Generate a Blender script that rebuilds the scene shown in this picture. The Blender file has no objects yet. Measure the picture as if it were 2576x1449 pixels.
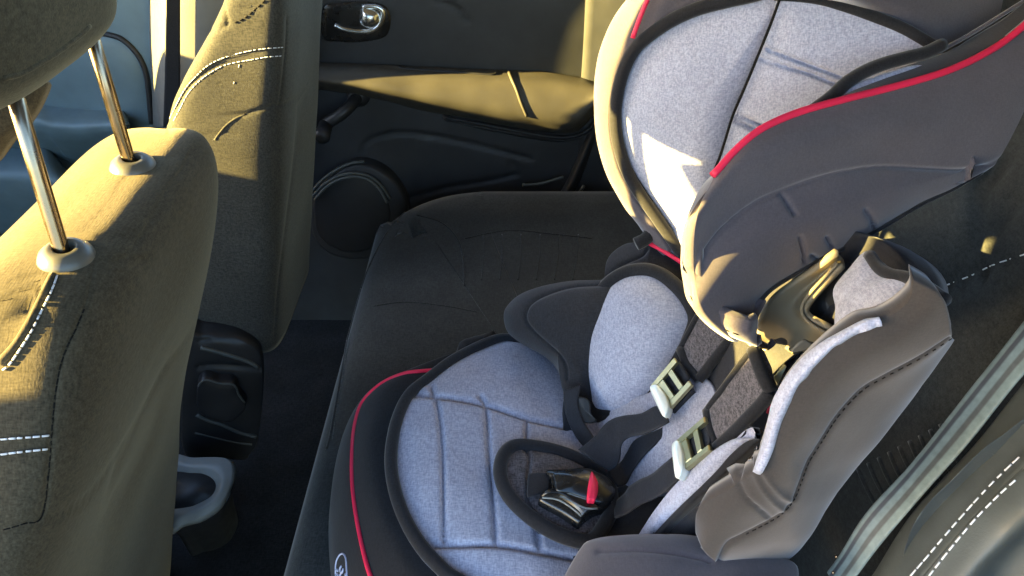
import bpy, math, random
import numpy as np
from mathutils import Vector, noise
from mathutils.bvhtree import BVHTree
random.seed(4)
rng = np.random.default_rng(4)
S = bpy.context.scene
COL = S.collection
R = math.radians

# ------------------------------------------------------------------ camera
PITCH = R(36.5)
CAM = np.array((0.0, 0.0, 1.05))
FOC = 1900.0                      # focal length for a 2576 px wide picture
CF, SF = math.cos(PITCH), math.sin(PITCH)
FW = np.array((0, CF, -SF)); RT = np.array((1.0, 0, 0)); UP = np.array((0, SF, CF))
cam = bpy.data.cameras.new('camera'); camo = bpy.data.objects.new('camera', cam); COL.objects.link(camo)
camo.location = CAM; camo.rotation_euler = (math.pi / 2 - PITCH, 0, 0)
cam.sensor_width = 36; cam.lens = 36 * FOC / 2576; cam.clip_start = 0.02; cam.clip_end = 100
S.camera = camo

# frames the tracing was done in -> points of a 2576 x 1449 picture
def frame(ox, oy, k): return lambda *p: [(ox + k * q[0], oy + k * q[1]) + tuple(q[2:]) for q in p]
A = frame(0, 0, .5); B = frame(766.7, 0, .5); Cc = frame(1469.4, 0, .5)
Dd = frame(0, 638.9, .559); E = frame(766.7, 638.9, .559); F = frame(1533.3, 575, .60307)
H1 = frame(1213.9, 1022.2, .2946); H2 = frame(1597.2, 766.7, .2946); H3 = frame(1661.1, 638.9, .2204)
H4 = frame(798.6, 1309.7, .09612); H5 = frame(0, 191.7, .3527); H6 = frame(1277.8, 511.1, .3968)
K1 = frame(319.4, 0, .3086); K2 = frame(447.2, 702.8, .5152); K3 = frame(2044.4, 0, .3087)
K4 = frame(1980.6, 830.6, .4268); K5 = frame(1597.2, 1022.2, .2946)
G = lambda *p: list(p)

def ray(x, y):
    return FW + RT * ((x - 1288) / FOC) + UP * ((724.5 - y) / FOC)
def at(x, y, d): return CAM + ray(x, y) * d
def atX(x, y, v): r = ray(x, y); return CAM + r * (v / r[0])
def atY(x, y, v): r = ray(x, y); return CAM + r * (v / r[1])
def atZ(x, y, v): r = ray(x, y); return CAM + r * ((v - CAM[2]) / r[2])
def LD(pts): return [at(*p) for p in pts]
def LY(pts, v=None): return [atY(p[0], p[1], v if v is not None else p[2]) for p in pts]
def LZ(pts, v=None): return [atZ(p[0], p[1], v if v is not None else p[2]) for p in pts]
def plane_d(anchors):
    """1/depth is affine over the picture for a plane in space"""
    M = np.array([(a[0], a[1], 1.0) for a in anchors]); v = np.array([1 / a[2] for a in anchors])
    c = np.linalg.lstsq(M, v, rcond=None)[0]
    return lambda x, y: 1 / (c[0] * x + c[1] * y + c[2])
def plane_n(n, x, y, d):
    n = np.array(n, float); n /= np.linalg.norm(n); c = n @ (ray(x, y) * d)
    return lambda px, py: c / (n @ ray(px, py))
def LP(pts, fn, off=0.0): return [at(p[0], p[1], fn(p[0], p[1]) + off) for p in pts]
def proj(P):
    q = np.asarray(P) - CAM; d = q @ FW
    return np.stack((1288 + FOC * (q @ RT) / d, 724.5 - FOC * (q @ UP) / d), -1)
def lift(pts, dd):                        # move points towards (+) the camera
    out = []
    for p in pts:
        v = CAM - p; out.append(p + v / np.linalg.norm(v) * dd)
    return out

# ------------------------------------------------------------------ splines
def cr(P, n, closed=False):
    """Catmull-Rom through P, even in control index; n samples"""
    P = np.asarray(P, float); m = len(P)
    if m == 2 and not closed:
        t = np.linspace(0, 1, n)[:, None]; return P[0] * (1 - t) + P[1] * t
    t = np.linspace(0, m, n, endpoint=False) if closed else np.linspace(0, m - 1, n)
    i = np.floor(t).astype(int); f = t - i
    if closed: ix = lambda k: (i + k) % m; g = lambda k: P[ix(k)]
    else:
        i = np.minimum(i, m - 2); f = t - i
        Q = np.concatenate((2 * P[:1] - P[1:2], P, 2 * P[-1:] - P[-2:-1])); g = lambda k: Q[np.clip(i + k + 1, 0, m + 1)]
    f = f[:, None] if P.ndim == 2 else f[:, None, None]
    p0, p1, p2, p3 = g(-1), g(0), g(1), g(2)
    return .5 * (2 * p1 + (p2 - p0) * f + (2 * p0 - 5 * p1 + 4 * p2 - p3) * f ** 2 + (3 * p1 - p0 - 3 * p2 + p3) * f ** 3)
def across(Gr, n):
    """smooth interpolation from row to row, spaced by true distance so that close rows never fold"""
    Rn = len(Gr); h = np.linalg.norm(np.diff(Gr, axis=0), axis=-1) ** .6 + 1e-4            # (R-1, m)
    sl = np.diff(Gr, axis=0) / h[..., None]; m = np.empty_like(Gr); m[0], m[-1] = sl[0], sl[-1]
    for i in range(1, Rn - 1): m[i] = (sl[i] * h[i - 1][:, None] + sl[i - 1] * h[i][:, None]) / (h[i] + h[i - 1])[:, None]
    T = np.vstack((np.zeros(h.shape[1]), np.cumsum(h, 0))); out = np.empty((n, Gr.shape[1], 3)); js = np.arange(Gr.shape[1])
    for k in range(n):
        t = T[-1] * k / (n - 1); i = np.clip((T[1:-1] <= t).sum(0), 0, Rn - 2); hh = h[i, js]; f = ((t - T[i, js]) / hh)[:, None]
        p0, p1, a, b = Gr[i, js], Gr[i + 1, js], m[i, js] * hh[:, None], m[i + 1, js] * hh[:, None]
        out[k] = (2 * f**3 - 3 * f**2 + 1) * p0 + (f**3 - 2 * f**2 + f) * a + (3 * f**2 - 2 * f**3) * p1 + (f**3 - f**2) * b
    return out
def even(P, n, closed=False):
    Q = cr(P, max(400, 8 * len(P)), closed)
    if closed: Q = np.vstack((Q, Q[:1]))
    s = np.r_[0, np.cumsum(np.linalg.norm(np.diff(Q, axis=0), axis=1))]
    t = np.linspace(0, s[-1], n, endpoint=not closed)
    return np.stack([np.interp(t, s, Q[:, k]) for k in range(Q.shape[1])], -1)
def length(P): return float(np.sum(np.linalg.norm(np.diff(np.asarray(P), axis=0), axis=1)))

# ------------------------------------------------------------------ objects
ORIG = {}
def empty(name, loc):
    o = bpy.data.objects.new(name, None); COL.objects.link(o); o.location = loc; o.empty_display_size = .05
    ORIG[o.name] = np.array(loc, float); return o
def tag(o, label=None, cat=None, group=None, kind=None):
    if label: o['label'] = label
    if cat: o['category'] = cat
    if group: o['group'] = group
    if kind: o['kind'] = kind
    return o
GEO = {}
def mk(name, V, Fc, mat, parent=None, uv=None, smooth=True):
    V = np.asarray(V, float)
    org = ORIG[parent.name] if parent else np.zeros(3)
    me = bpy.data.meshes.new(name)
    me.from_pydata([tuple(v) for v in (V - org)], [], [tuple(int(i) for i in f) for f in Fc]); me.update()
    import bmesh
    bm = bmesh.new(); bm.from_mesh(me); bmesh.ops.recalc_face_normals(bm, faces=bm.faces); bm.to_mesh(me); bm.free()
    me.polygons.foreach_set('use_smooth', [smooth] * len(me.polygons))
    if uv is not None:
        l = me.uv_layers.new(name='UVMap'); idx = np.empty(len(me.loops), int); me.loops.foreach_get('vertex_index', idx)
        l.data.foreach_set('uv', np.asarray(uv, float)[idx].ravel())
    o = bpy.data.objects.new(name, me); COL.objects.link(o)
    if mat: me.materials.append(mat)
    if parent: o.parent = parent
    ORIG[o.name] = org; GEO[o.name] = (V, [tuple(int(i) for i in f) for f in Fc])
    return o
def drape(pts, objs, off=.001, n=None):
    """a traced line laid on the surface of the objects"""
    Vs, Fs, k = [], [], 0
    for o in (objs if isinstance(objs, (list, tuple)) else [objs]):
        V, Fc = GEO[o.name]; Vs.append(V); Fs += [tuple(i + k for i in f) for f in Fc]; k += len(V)
    bv = BVHTree.FromPolygons([Vector(v) for v in np.vstack(Vs)], Fs)
    P2 = even(np.array([p[:2] for p in pts], float), n or max(12, int(length([p[:2] for p in pts]) / 6)))
    out = []
    for x, y in P2:
        d = Vector(ray(x, y)).normalized(); h = bv.ray_cast(Vector(CAM), d)
        if h[0] is not None: out.append(np.array(h[0] - d * off))
    return out

def gridmesh(Gd):
    n, m = Gd.shape[:2]
    V = Gd.reshape(-1, 3)
    Fc = [(i * m + j, i * m + j + 1, (i + 1) * m + j + 1, (i + 1) * m + j) for i in range(n - 1) for j in range(m - 1)]
    return V, Fc
def gnormals(Gd):
    du = np.gradient(Gd, axis=1); dv = np.gradient(Gd, axis=0); n = np.cross(du, dv)
    l = np.linalg.norm(n, axis=-1, keepdims=True); n = n / np.maximum(l, 1e-9)
    c = Gd.mean((0, 1)); s = np.sign(np.sum(n * (CAM - Gd), -1).mean())
    return n * (s if s != 0 else 1)
def segdist(Q, lines):
    best = np.full(len(Q), 1e9)
    for L in lines:
        L = cr(np.array([p[:2] for p in L], float), max(2, 6 * len(L)))
        for a, b in zip(L[:-1], L[1:]):
            ab = b - a; t = np.clip(((Q - a) @ ab) / max(ab @ ab, 1e-9), 0, 1)
            best = np.minimum(best, np.linalg.norm(Q - a - t[:, None] * ab, axis=1))
    return best
def press(P, N, lines, w, depth):
    """sink a seam: soft valley w px wide"""
    d = segdist(proj(P.reshape(-1, 3)), lines).reshape(P.shape[:-1])
    return P - N * (depth * np.exp(-(d / w) ** 1.3))[..., None]
def rough(P, N, amp, sc, seed=0):
    s = P.reshape(-1, 3); v = np.array([noise.noise(Vector(p) * sc + Vector((seed, 0, 0))) for p in s])
    return P + N * (amp * v).reshape(P.shape[:-1])[..., None]
def loft(name, rows, mat, parent=None, nu=60, nv=40, thick=.01, grooves=(), gw=6, gd=.003, bumpy=0, bsc=40, edge=.35, seed=0, ridges=(), rw=6, rd=.002):
    Gd = np.array([cr(r, nu) for r in rows])            # rows x nu
    Gd = across(Gd, nv) if len(rows) > 2 else np.array([Gd[0] * (1 - t) + Gd[1] * t for t in np.linspace(0, 1, nv)])
    N = gnormals(Gd)
    if bumpy: Gd = rough(Gd, N, bumpy, bsc, seed)
    if grooves: Gd = press(Gd, N, grooves, gw, gd)
    if ridges: Gd = press(Gd, N, ridges, rw, -rd)
    N = gnormals(Gd)
    n, m = Gd.shape[:2]
    V, Fc = gridmesh(Gd)
    uv = np.stack(np.meshgrid(np.linspace(0, 1, m), np.linspace(0, 1, n)), -1).reshape(-1, 2)
    if thick:
        Bk = (Gd - N * thick).reshape(-1, 3); k = n * m
        ring = [(0, j) for j in range(m)] + [(i, m - 1) for i in range(1, n)] + [(n - 1, j) for j in range(m - 2, -1, -1)] + [(i, 0) for i in range(n - 2, 0, -1)]
        cen = Gd.mean((0, 1)); mid = []
        for (i, j) in ring:
            ii = min(max(i, 1), n - 2); jj = min(max(j, 1), m - 2)
            o = Gd[i, j] - Gd[ii, jj]; l = np.linalg.norm(o); o = o / l if l > 1e-9 else o
            mid.append(Gd[i, j] - N[i, j] * thick * .5 + o * thick * edge)
        Fc += [tuple(k + q for q in reversed(f)) for f in Fc]
        b0 = 2 * k; L = len(ring)
        for a in range(L):
            b = (a + 1) % L; fa = ring[a][0] * m + ring[a][1]; fb = ring[b][0] * m + ring[b][1]
            Fc += [(fa, fb, b0 + b, b0 + a), (b0 + a, b0 + b, k + fb, k + fa)]
        uv = np.vstack((uv, uv, [uv[i * m + j] for i, j in ring])); V = np.vstack((V, Bk, mid))
    return mk(name, V, Fc, mat, parent, uv)
def pillow(name, loop, mat, parent=None, h=.02, t=.02, p=2.2, nseg=150, nr=26, grooves=(), gw=6, gd=.003, nrm=None, bumpy=0, bsc=40, cen=None, seed=0, sharp=False):
    L = even(loop, nseg, True) if not sharp else cr(loop, nseg, True)
    c = L.mean(0) if cen is None else np.asarray(cen)
    if nrm is None:
        n = np.zeros(3)
        for a, b in zip(L, np.roll(L, -1, 0)): n += np.cross(a - c, b - c)
        n /= np.linalg.norm(n)
        if n @ (CAM - c) < 0: n = -n
    else: n = np.array(nrm, float); n /= np.linalg.norm(n)
    rs = np.linspace(0, 1, nr + 1)[1:] ** .8
    rings = [c + (L - c) * r + n * h * (1 - r ** p) for r in rs]
    P = np.array(rings); Nn = np.broadcast_to(n, P.shape).copy()
    if bumpy: P = rough(P, Nn, bumpy, bsc, seed)
    if grooves: P = press(P, Nn, grooves, gw, gd)
    V = [c + n * h] if not (grooves or bumpy) else [P[0].mean(0)]
    V = np.vstack((V, P.reshape(-1, 3)))
    tail = []
    for (s, z) in ((1.012, -.25), (1.015, -.6), (1.0, -1.0)):
        tail.append(c + (L - c) * s + n * t * z)
    V = np.vstack((V, np.array(tail).reshape(-1, 3), [c - n * t]))
    Fc = [(0, 1 + a, 1 + (a + 1) % nseg) for a in range(nseg)]
    tot = nr + 3
    for r in range(tot - 1):
        for a in range(nseg):
            b = (a + 1) % nseg; Fc.append((1 + r * nseg + a, 1 + (r + 1) * nseg + a, 1 + (r + 1) * nseg + b, 1 + r * nseg + b))
    last = len(V) - 1
    Fc += [(1 + (tot - 1) * nseg + (a + 1) % nseg, 1 + (tot - 1) * nseg + a, last) for a in range(nseg)]
    return mk(name, V, Fc, mat, parent)
def tubegeo(path, r, closed=False, seg=8, flat=1.0, taper=False):
    P = np.asarray(path, float); n = len(P)
    T = np.roll(P, -1, 0) - np.roll(P, 1, 0) if closed else np.gradient(P, axis=0)
    T /= np.maximum(np.linalg.norm(T, axis=1, keepdims=True), 1e-9)
    u = np.cross(T[0], (.3, .5, .8)); u /= np.linalg.norm(u); V = []
    for k in range(n):
        u = u - T[k] * (u @ T[k]); u /= max(np.linalg.norm(u), 1e-9); w = np.cross(T[k], u)
        rr = (r[k] if hasattr(r, '__len__') else r)
        for s in range(seg):
            a = 2 * math.pi * s / seg; V.append(P[k] + rr * (u * math.cos(a) + w * math.sin(a) * flat))
    Fc = []
    for k in range(n if closed else n - 1):
        for s in range(seg):
            k2 = (k + 1) % n; s2 = (s + 1) % seg
            Fc.append((k * seg + s, k * seg + s2, k2 * seg + s2, k2 * seg + s))
    if not closed: Fc += [tuple(range(seg - 1, -1, -1)), tuple((n - 1) * seg + s for s in range(seg))]
    return np.array(V), Fc
def tube(name, path, r, mat, parent=None, closed=False, n=None, seg=10):
    if len(path) < 2: print('EMPTY', name); return None
    P = even(path, n or max(8, int(length(path) / .004)), closed)
    V, Fc = tubegeo(P, r, closed, seg); return mk(name, V, Fc, mat, parent)
def stitches(name, path, mat, parent=None, dash=.004, gap=.0022, r=.0006):
    if len(path) < 2: return None
    Ln = length(path); n = max(2, int(Ln / .001)); P = even(path, n); st = Ln / (n - 1)
    Vs, Fs, k = [], [], 0; a = 0.0
    while a + dash < Ln:
        i0, i1 = int(a / st), int((a + dash * (.85 + .3 * random.random())) / st)
        q = P[i0:i1 + 1]
        if len(q) >= 2:
            V, Fc = tubegeo(q, r, False, 5); Vs.append(V); Fs += [tuple(i + k for i in f) for f in Fc]; k += len(V)
        a += dash + gap
    return mk(name, np.vstack(Vs), Fs, mat, parent) if Vs else None
def slab(quads, t):
    """boxes standing on picture quads; returns one geometry"""
    Vs, Fs, k = [], [], 0
    for q in quads:
        q = [np.asarray(p) for p in q]; n = np.cross(q[1] - q[0], q[-1] - q[0]); n /= np.linalg.norm(n)
        if n @ (CAM - q[0]) < 0: n = -n
        m = len(q); c = sum(q) / m; ch = t * .25
        ring0 = [p + (c - p) / np.linalg.norm(c - p) * ch for p in q]; V = ring0 + [p - n * ch for p in q] + [p - n * t for p in q]
        Vs += V; Fs.append(tuple(k + i for i in range(m)))
        for lv in range(2):
            for i in range(m): j = (i + 1) % m; Fs.append((k + lv * m + i, k + (lv + 1) * m + i, k + (lv + 1) * m + j, k + lv * m + j))
        Fs.append(tuple(k + 2 * m + i for i in range(m - 1, -1, -1))); k += 3 * m
    return np.array(Vs), Fs
def rings(name, loops, mat, parent=None, cap=True):
    """closed loops stacked into a body"""
    n = len(loops[0]); V = np.vstack(loops); Fc = []
    for r in range(len(loops) - 1):
        for a in range(n): b = (a + 1) % n; Fc.append((r * n + a, r * n + b, (r + 1) * n + b, (r + 1) * n + a))
    if cap:
        V = np.vstack((V, [np.mean(loops[0], 0), np.mean(loops[-1], 0)])); c0, c1 = len(V) - 2, len(V) - 1; q = (len(loops) - 1) * n
        Fc += [(c0, (a + 1) % n, a) for a in range(n)] + [(c1, q + a, q + (a + 1) % n) for a in range(n)]
    return mk(name, V, Fc, mat, parent)
def box(name, lo, hi, mat, parent=None, bev=.006):
    lo, hi = np.array(lo, float), np.array(hi, float); c = (lo + hi) / 2; hs = (hi - lo) / 2
    o = mk(name, [c + hs * np.array(s) for s in ((-1,-1,-1),(1,-1,-1),(1,1,-1),(-1,1,-1),(-1,-1,1),(1,-1,1),(1,1,1),(-1,1,1))],
           [(0,3,2,1),(4,5,6,7),(0,1,5,4),(1,2,6,5),(2,3,7,6),(3,0,4,7)], mat, parent, smooth=False)
    if bev: b = o.modifiers.new('bevel', 'BEVEL'); b.width = bev; b.segments = 3
    return o

# ------------------------------------------------------------------ materials
def nodes(name):
    m = bpy.data.materials.new(name); m.use_nodes = True; nt = m.node_tree
    return m, nt, nt.nodes['Principled BSDF']
def mixrgb(nt, f, a, b, mode='MIX'):
    n = nt.nodes.new('ShaderNodeMix'); n.data_type = 'RGBA'; n.blend_type = mode
    for i, v in ((0, f), (6, a), (7, b)):
        if hasattr(v, 'links') or hasattr(v, 'is_linked'): nt.links.new(v, n.inputs[i])
        else: n.inputs[i].default_value = v if not isinstance(v, tuple) else (v + (1,) if len(v) == 3 else v)
    return n.outputs[2]
def tnoise(nt, scale, detail=3, vec=None, rough_=.55):
    tc = nt.nodes.new('ShaderNodeTexCoord'); mp = nt.nodes.new('ShaderNodeMapping'); nz = nt.nodes.new('ShaderNodeTexNoise')
    nt.links.new(tc.outputs['Object'], mp.inputs[0]); mp.inputs['Scale'].default_value = vec or (1, 1, 1)
    nt.links.new(mp.outputs[0], nz.inputs['Vector']); nz.inputs['Scale'].default_value = scale; nz.inputs['Detail'].default_value = detail
    nz.inputs['Roughness'].default_value = rough_
    return nz.outputs['Fac']
def ramp(nt, fac, a, b, ca=(0, 0, 0), cb=(1, 1, 1)):
    n = nt.nodes.new('ShaderNodeValToRGB'); nt.links.new(fac, n.inputs[0])
    n.color_ramp.elements[0].position = a; n.color_ramp.elements[1].position = b
    n.color_ramp.elements[0].color = ca + (1,); n.color_ramp.elements[1].color = cb + (1,)
    return n.outputs[0]
def fabric(name, c1, c2, weave=700, sheen=.3, bump=.25, rgh=.9, contrast=(.35, .65), dust=.12, tint=(1, 1, 1), bdist=.0006):
    m, nt, p = nodes(name)
    a = tnoise(nt, weave, 2, (1, .22, .35)); b = tnoise(nt, weave, 2, (.25, 1, 1.0))
    mx = nt.nodes.new('ShaderNodeMath'); mx.operation = 'ADD'; nt.links.new(a, mx.inputs[0]); nt.links.new(b, mx.inputs[1])
    hf = nt.nodes.new('ShaderNodeMath'); hf.operation = 'MULTIPLY'; hf.inputs[1].default_value = .5; nt.links.new(mx.outputs[0], hf.inputs[0])
    col = ramp(nt, hf.outputs[0], contrast[0], contrast[1], c1, c2)
    big = ramp(nt, tnoise(nt, 14, 4), .3, .72, (1 - dust,) * 3, (1 + dust * .5,) * 3)
    out = mixrgb(nt, 1.0, col, big, 'MULTIPLY'); nt.links.new(out, p.inputs['Base Color'])
    p.inputs['Roughness'].default_value = rgh; p.inputs['Specular IOR Level'].default_value = .2
    p.inputs['Sheen Weight'].default_value = sheen; p.inputs['Sheen Roughness'].default_value = .45
    p.inputs['Sheen Tint'].default_value = tint + (1,)
    bp = nt.nodes.new('ShaderNodeBump'); bp.inputs['Strength'].default_value = bump; bp.inputs['Distance'].default_value = bdist
    nt.links.new(hf.outputs[0], bp.inputs['Height']); nt.links.new(bp.outputs[0], p.inputs['Normal'])
    return m
def plastic(name, c, rgh=.45, spec=.5, grain=900, bump=.15, var=.15, metal=0.0, coat=0):
    m, nt, p = nodes(name)
    big = ramp(nt, tnoise(nt, 18, 4), .3, .7, tuple(k * (1 - var) for k in c), tuple(k * (1 + var) for k in c))
    nt.links.new(big, p.inputs['Base Color']); p.inputs['Metallic'].default_value = metal
    rr = ramp(nt, tnoise(nt, 40, 5), .3, .75, (max(rgh - .08, .03),) * 3, (rgh + .1,) * 3); nt.links.new(rr, p.inputs['Roughness'])
    p.inputs['Specular IOR Level'].default_value = spec; p.inputs['Coat Weight'].default_value = coat
    if bump:
        bp = nt.nodes.new('ShaderNodeBump'); bp.inputs['Strength'].default_value = bump; bp.inputs['Distance'].default_value = .0004
        nt.links.new(tnoise(nt, grain, 3), bp.inputs['Height']); nt.links.new(bp.outputs[0], p.inputs['Normal'])
    return m
M = {}
M['grey'] = fabric('grey_melange', (.245, .252, .330), (.43, .44, .545), 900, .25, .5, contrast=(.36, .62), dust=.08)
M['heather'] = fabric('dark_heather', (.035, .032, .036), (.14, .125, .135), 900, .2, .6, contrast=(.38, .64), dust=.06)
M['black'] = fabric('black_fabric', (.016, .016, .019), (.028, .028, .033), 900, .2, .25, dust=.15, tint=(.9, .92, 1))
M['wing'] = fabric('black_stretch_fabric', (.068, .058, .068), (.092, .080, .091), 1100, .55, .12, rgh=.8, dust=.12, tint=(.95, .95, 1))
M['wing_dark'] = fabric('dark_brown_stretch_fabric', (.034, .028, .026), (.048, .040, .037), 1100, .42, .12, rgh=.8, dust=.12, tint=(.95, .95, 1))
M['skirt'] = fabric('deep_black_fabric', (.010, .010, .012), (.019, .019, .022), 900, .12, .25, dust=.15)
M['binding'] = fabric('black_binding', (.009, .009, .011), (.018, .018, .022), 1000, .2, .35, dust=.1)
M['red'] = plastic('red_piping', (.78, .022, .075), .5, .4, 1200, .3, .1)
M['webbing'] = fabric('harness_webbing', (.010, .011, .015), (.021, .023, .031), 1300, .12, .5, rgh=.6)
M['seat'] = fabric('bounce_browned_seat_cloth', (.023, .019, .012), (.070, .058, .037), 760, .22, .6, contrast=(.33, .67), dust=.16, tint=(1, .85, .55))  # warm bounce light is put into the brown of this cloth
M['seat_far'] = fabric('grey_seat_cloth', (.020, .021, .021), (.058, .057, .049), 760, .2, .5, contrast=(.36, .64), dust=.14, tint=(1, .88, .6))
M['bench'] = fabric('black_bench_cloth', (.015, .0165, .016), (.042, .0445, .043), 700, .25, .3, dust=.35)
M['leather'] = plastic('dark_green_grey_leather', (.058, .066, .064), .5, .4, 600, .3, .2)
M['door'] = plastic('black_door_plastic', (.022, .024, .027), .55, .4, 700, .35, .18)
M['doorpad'] = plastic('grained_door_plastic', (.052, .049, .041), .6, .35, 520, .5, .15)
M['teal'] = plastic('sky_tinted_door_plastic', (.095, .145, .17), .5, .5, 700, .3, .12)  # grey plastic, the blue of the sky light mixed into its colour
M['trim'] = plastic('pale_pillar_plastic', (.10, .10, .092), .6, .4, 600, .25, .08)
M['dark'] = plastic('dark_plastic', (.014, .015, .017), .5, .4, 700, .25, .2)
M['gloss'] = plastic('gloss_black_plastic', (.012, .012, .012), .27, .5, 300, .02, .2, coat=.1)
M['cream'] = plastic('pale_grey_plastic', (.19, .21, .21), .5, .4, 500, .15, .1)
M['collar'] = plastic('grey_collar_plastic', (.085, .082, .07), .42, .5, 500, .1, .1)
M['chrome'] = plastic('reflection_brown_chrome', (.25, .205, .15), .24, .5, 300, .03, .1, metal=1)  # base colour browned and darkened to stand for the cabin's reflection
M['silver'] = plastic('satin_silver_plating', (.72, .74, .74), .22, .5, 300, .02, .06, metal=1)
M['zinc'] = plastic('zinc_plated_metal', (.40, .39, .24), .36, .5, 400, .1, .1, metal=.9)
M['lip'] = plastic('sky_tinted_metal_lip', (.85, .93, .9), .35, .5, 400, .05, .04, metal=.35)  # pale mint base colour stands for the reflected sky
M['bracket'] = plastic('sun_tinted_grey_plastic', (.17, .145, .10), .6, .3, 500, .1, .1)  # grey plastic, warm sunlight painted in as a brighter tan
M['thread'] = plastic('white_thread', (.62, .63, .66), .8, .2, 2000, .2, .05)
M['dthread'] = plastic('dark_thread', (.012, .011, .010), .9, .1, 2000, .2, .05)
M['carpet'] = fabric('dark_carpet', (.008, .008, .009), (.026, .026, .028), 500, .05, .6, dust=.4)
M['headliner'] = fabric('pale_headliner', (.35, .34, .32), (.45, .44, .41), 700, .1, .2)
M['logo'] = plastic('pale_blue_embroidery', (.42, .45, .60), .8, .2, 2000, .3, .08)
M['paint'] = plastic('body_paint', (.25, .25, .26), .3, .5, 200, 0, .05, coat=.5)
# belt webbing with lengthwise stripes
m, nt, p = nodes('striped_belt_webbing'); M['belt'] = m
uvn = nt.nodes.new('ShaderNodeUVMap'); sx = nt.nodes.new('ShaderNodeSeparateXYZ'); nt.links.new(uvn.outputs[0], sx.inputs[0])
rp = nt.nodes.new('ShaderNodeValToRGB'); nt.links.new(sx.outputs[1], rp.inputs[0]); e = rp.color_ramp.elements
stops = [(0, (0.094, 0.125, 0.120)), (.12, (0.108, 0.140, 0.136)), (.17, (0.022, 0.027, 0.036)), (.27, (0.025, 0.031, 0.040)), (.33, (0.115, 0.156, 0.160)), (.50, (0.122, 0.164, 0.168)), (.56, (0.050, 0.058, 0.056)), (.68, (0.058, 0.062, 0.060)), (.74, (0.144, 0.187, 0.176)), (1, (0.158, 0.203, 0.192))]
while len(e) < len(stops): e.new(.5)
for q, (pos, c) in zip(e, stops): q.position = pos; q.color = c + (1,)
nt.links.new(mixrgb(nt, 1.0, rp.outputs[0], ramp(nt, tnoise(nt, 160, 4), .3, .7, (.8,) * 3, (1.15,) * 3), 'MULTIPLY'), p.inputs['Base Color'])
p.inputs['Roughness'].default_value = .55; p.inputs['Sheen Weight'].default_value = .2

# ================================================================== CHILD SEAT
cs = tag(empty('child_car_seat', (0.05, .48, .39)), 'grey and black child car seat with red piping strapped on the rear bench', 'child seat')
# --- seat pan
def pan(x, y, off=0.0):                       # pan plane sinks towards the rear
    r = ray(x, y); n = np.array((.13, .0, 1.0)); c = .50 - .13 * .13
    return CAM + r * ((c + off - n @ CAM) / (n @ r))
PAN_OUT = E((940,385),(870,384),(780,418),(660,482),(560,558),(480,622),(437,690),(402,800),(388,930),(405,1060),(450,1190),(520,1310),(600,1400),(680,1465)) + \
    G((1290,1530),(1430,1545),(1560,1500),(1640,1400),(1640,1280),(1600,1150),(1520,1010),(1430,930),(1350,872))
pan_seams = [E((455,628),(600,640),(800,675),(1000,740),(1180,780)), E((570,600),(600,690),(620,900),(628,1300)), E((790,640),(815,690),(830,900),(848,1100),(860,1310)),
             E((1000,745),(1000,860),(1030,1100),(1060,1340)), E((520,1312),(700,1308),(860,1308),(1060,1340),(1220,1370))]
pillow('seat_pad', [pan(x, y) for x, y in PAN_OUT], M['grey'], cs, h=.016, t=.05, p=5, nseg=240, nr=80, grooves=pan_seams, gw=5, gd=.006, bumpy=.002, bsc=24)
tube('pad_binding', [pan(x, y, .003) for x, y in PAN_OUT], .0062, M['binding'], cs, closed=True)
# --- black front skirt and its red piping
in_row = E((860,388),(720,440),(610,515),(520,585),(450,660),(402,800),(388,930),(405,1060),(450,1190),(520,1310),(600,1400),(700,1480))
red_px = E((600,522),(515,528),(440,540),(350,580),(280,640),(243,700),(220,800),(212,930),(216,1060),(235,1200),(262,1330),(292,1440),(345,1560))
red_row = E((760,500),(600,522),(480,532),(350,580),(270,650),(225,780),(212,930),(216,1060),(235,1200),(262,1330),(292,1440),(360,1580))
r0 = [pan(x, y, -.012) for x, y in in_row]; r2 = [atZ(x, y, .462) for x, y in red_row]
r1 = [(a + b) / 2 + np.array((0, 0, .010)) for a, b in zip(r0, r2)]
cen = np.array((.06, .48, 0)); out_ = lambda P, k, z: np.array((P[0] + (P[0] - cen[0]) / np.hypot(P[0] - cen[0], P[1] - cen[1]) * k, P[1] + (P[1] - cen[1]) / np.hypot(P[0] - cen[0], P[1] - cen[1]) * k, z))
r3 = [out_(P, .012, .447) for P in r2]; r4 = [out_(P, .026, .42) for P in r2]; r5 = [out_(P, .034, .386) for P in r2]
skirt = loft('front_skirt', [r0, r1, r2, r3, r4, r5], M['skirt'], cs, nu=90, nv=50, thick=.012, bumpy=.0018, bsc=18)
tube('red_piping', drape(red_px, skirt, .0012), .0021, M['red'], cs)
# emblem woven into the skirt: an upright oval with a small figure inside
em = empty('emblem', tuple(ORIG[cs.name])); em.location = (0, 0, 0); em.parent = cs; ORIG[em.name] = ORIG[cs.name]
oval = H4((480,1400),(478,1250),(490,1090),(540,960),(590,890),(650,865),(710,900),(745,1000),(760,1130),(762,1250),(775,1400),(770,1560),(730,1700),(640,1760),(540,1700),(490,1560))
tube('rim', drape(oval + oval[:1], skirt, .0006), .0009, M['logo'], em)
for sh in (H4((632,1190),(600,1240),(596,1300),(620,1350),(640,1370),(668,1310),(672,1250)), H4((640,1350),(610,1400),(612,1480),(660,1500)),
           H4((490,1300),(520,1290),(545,1320)), H4((510,1400),(545,1430),(560,1500)), H4((730,1400),(750,1430),(720,1480))):
    tube('figure', drape(sh, skirt, .0005, 10), .0011, M['logo'], em, n=12)
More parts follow.
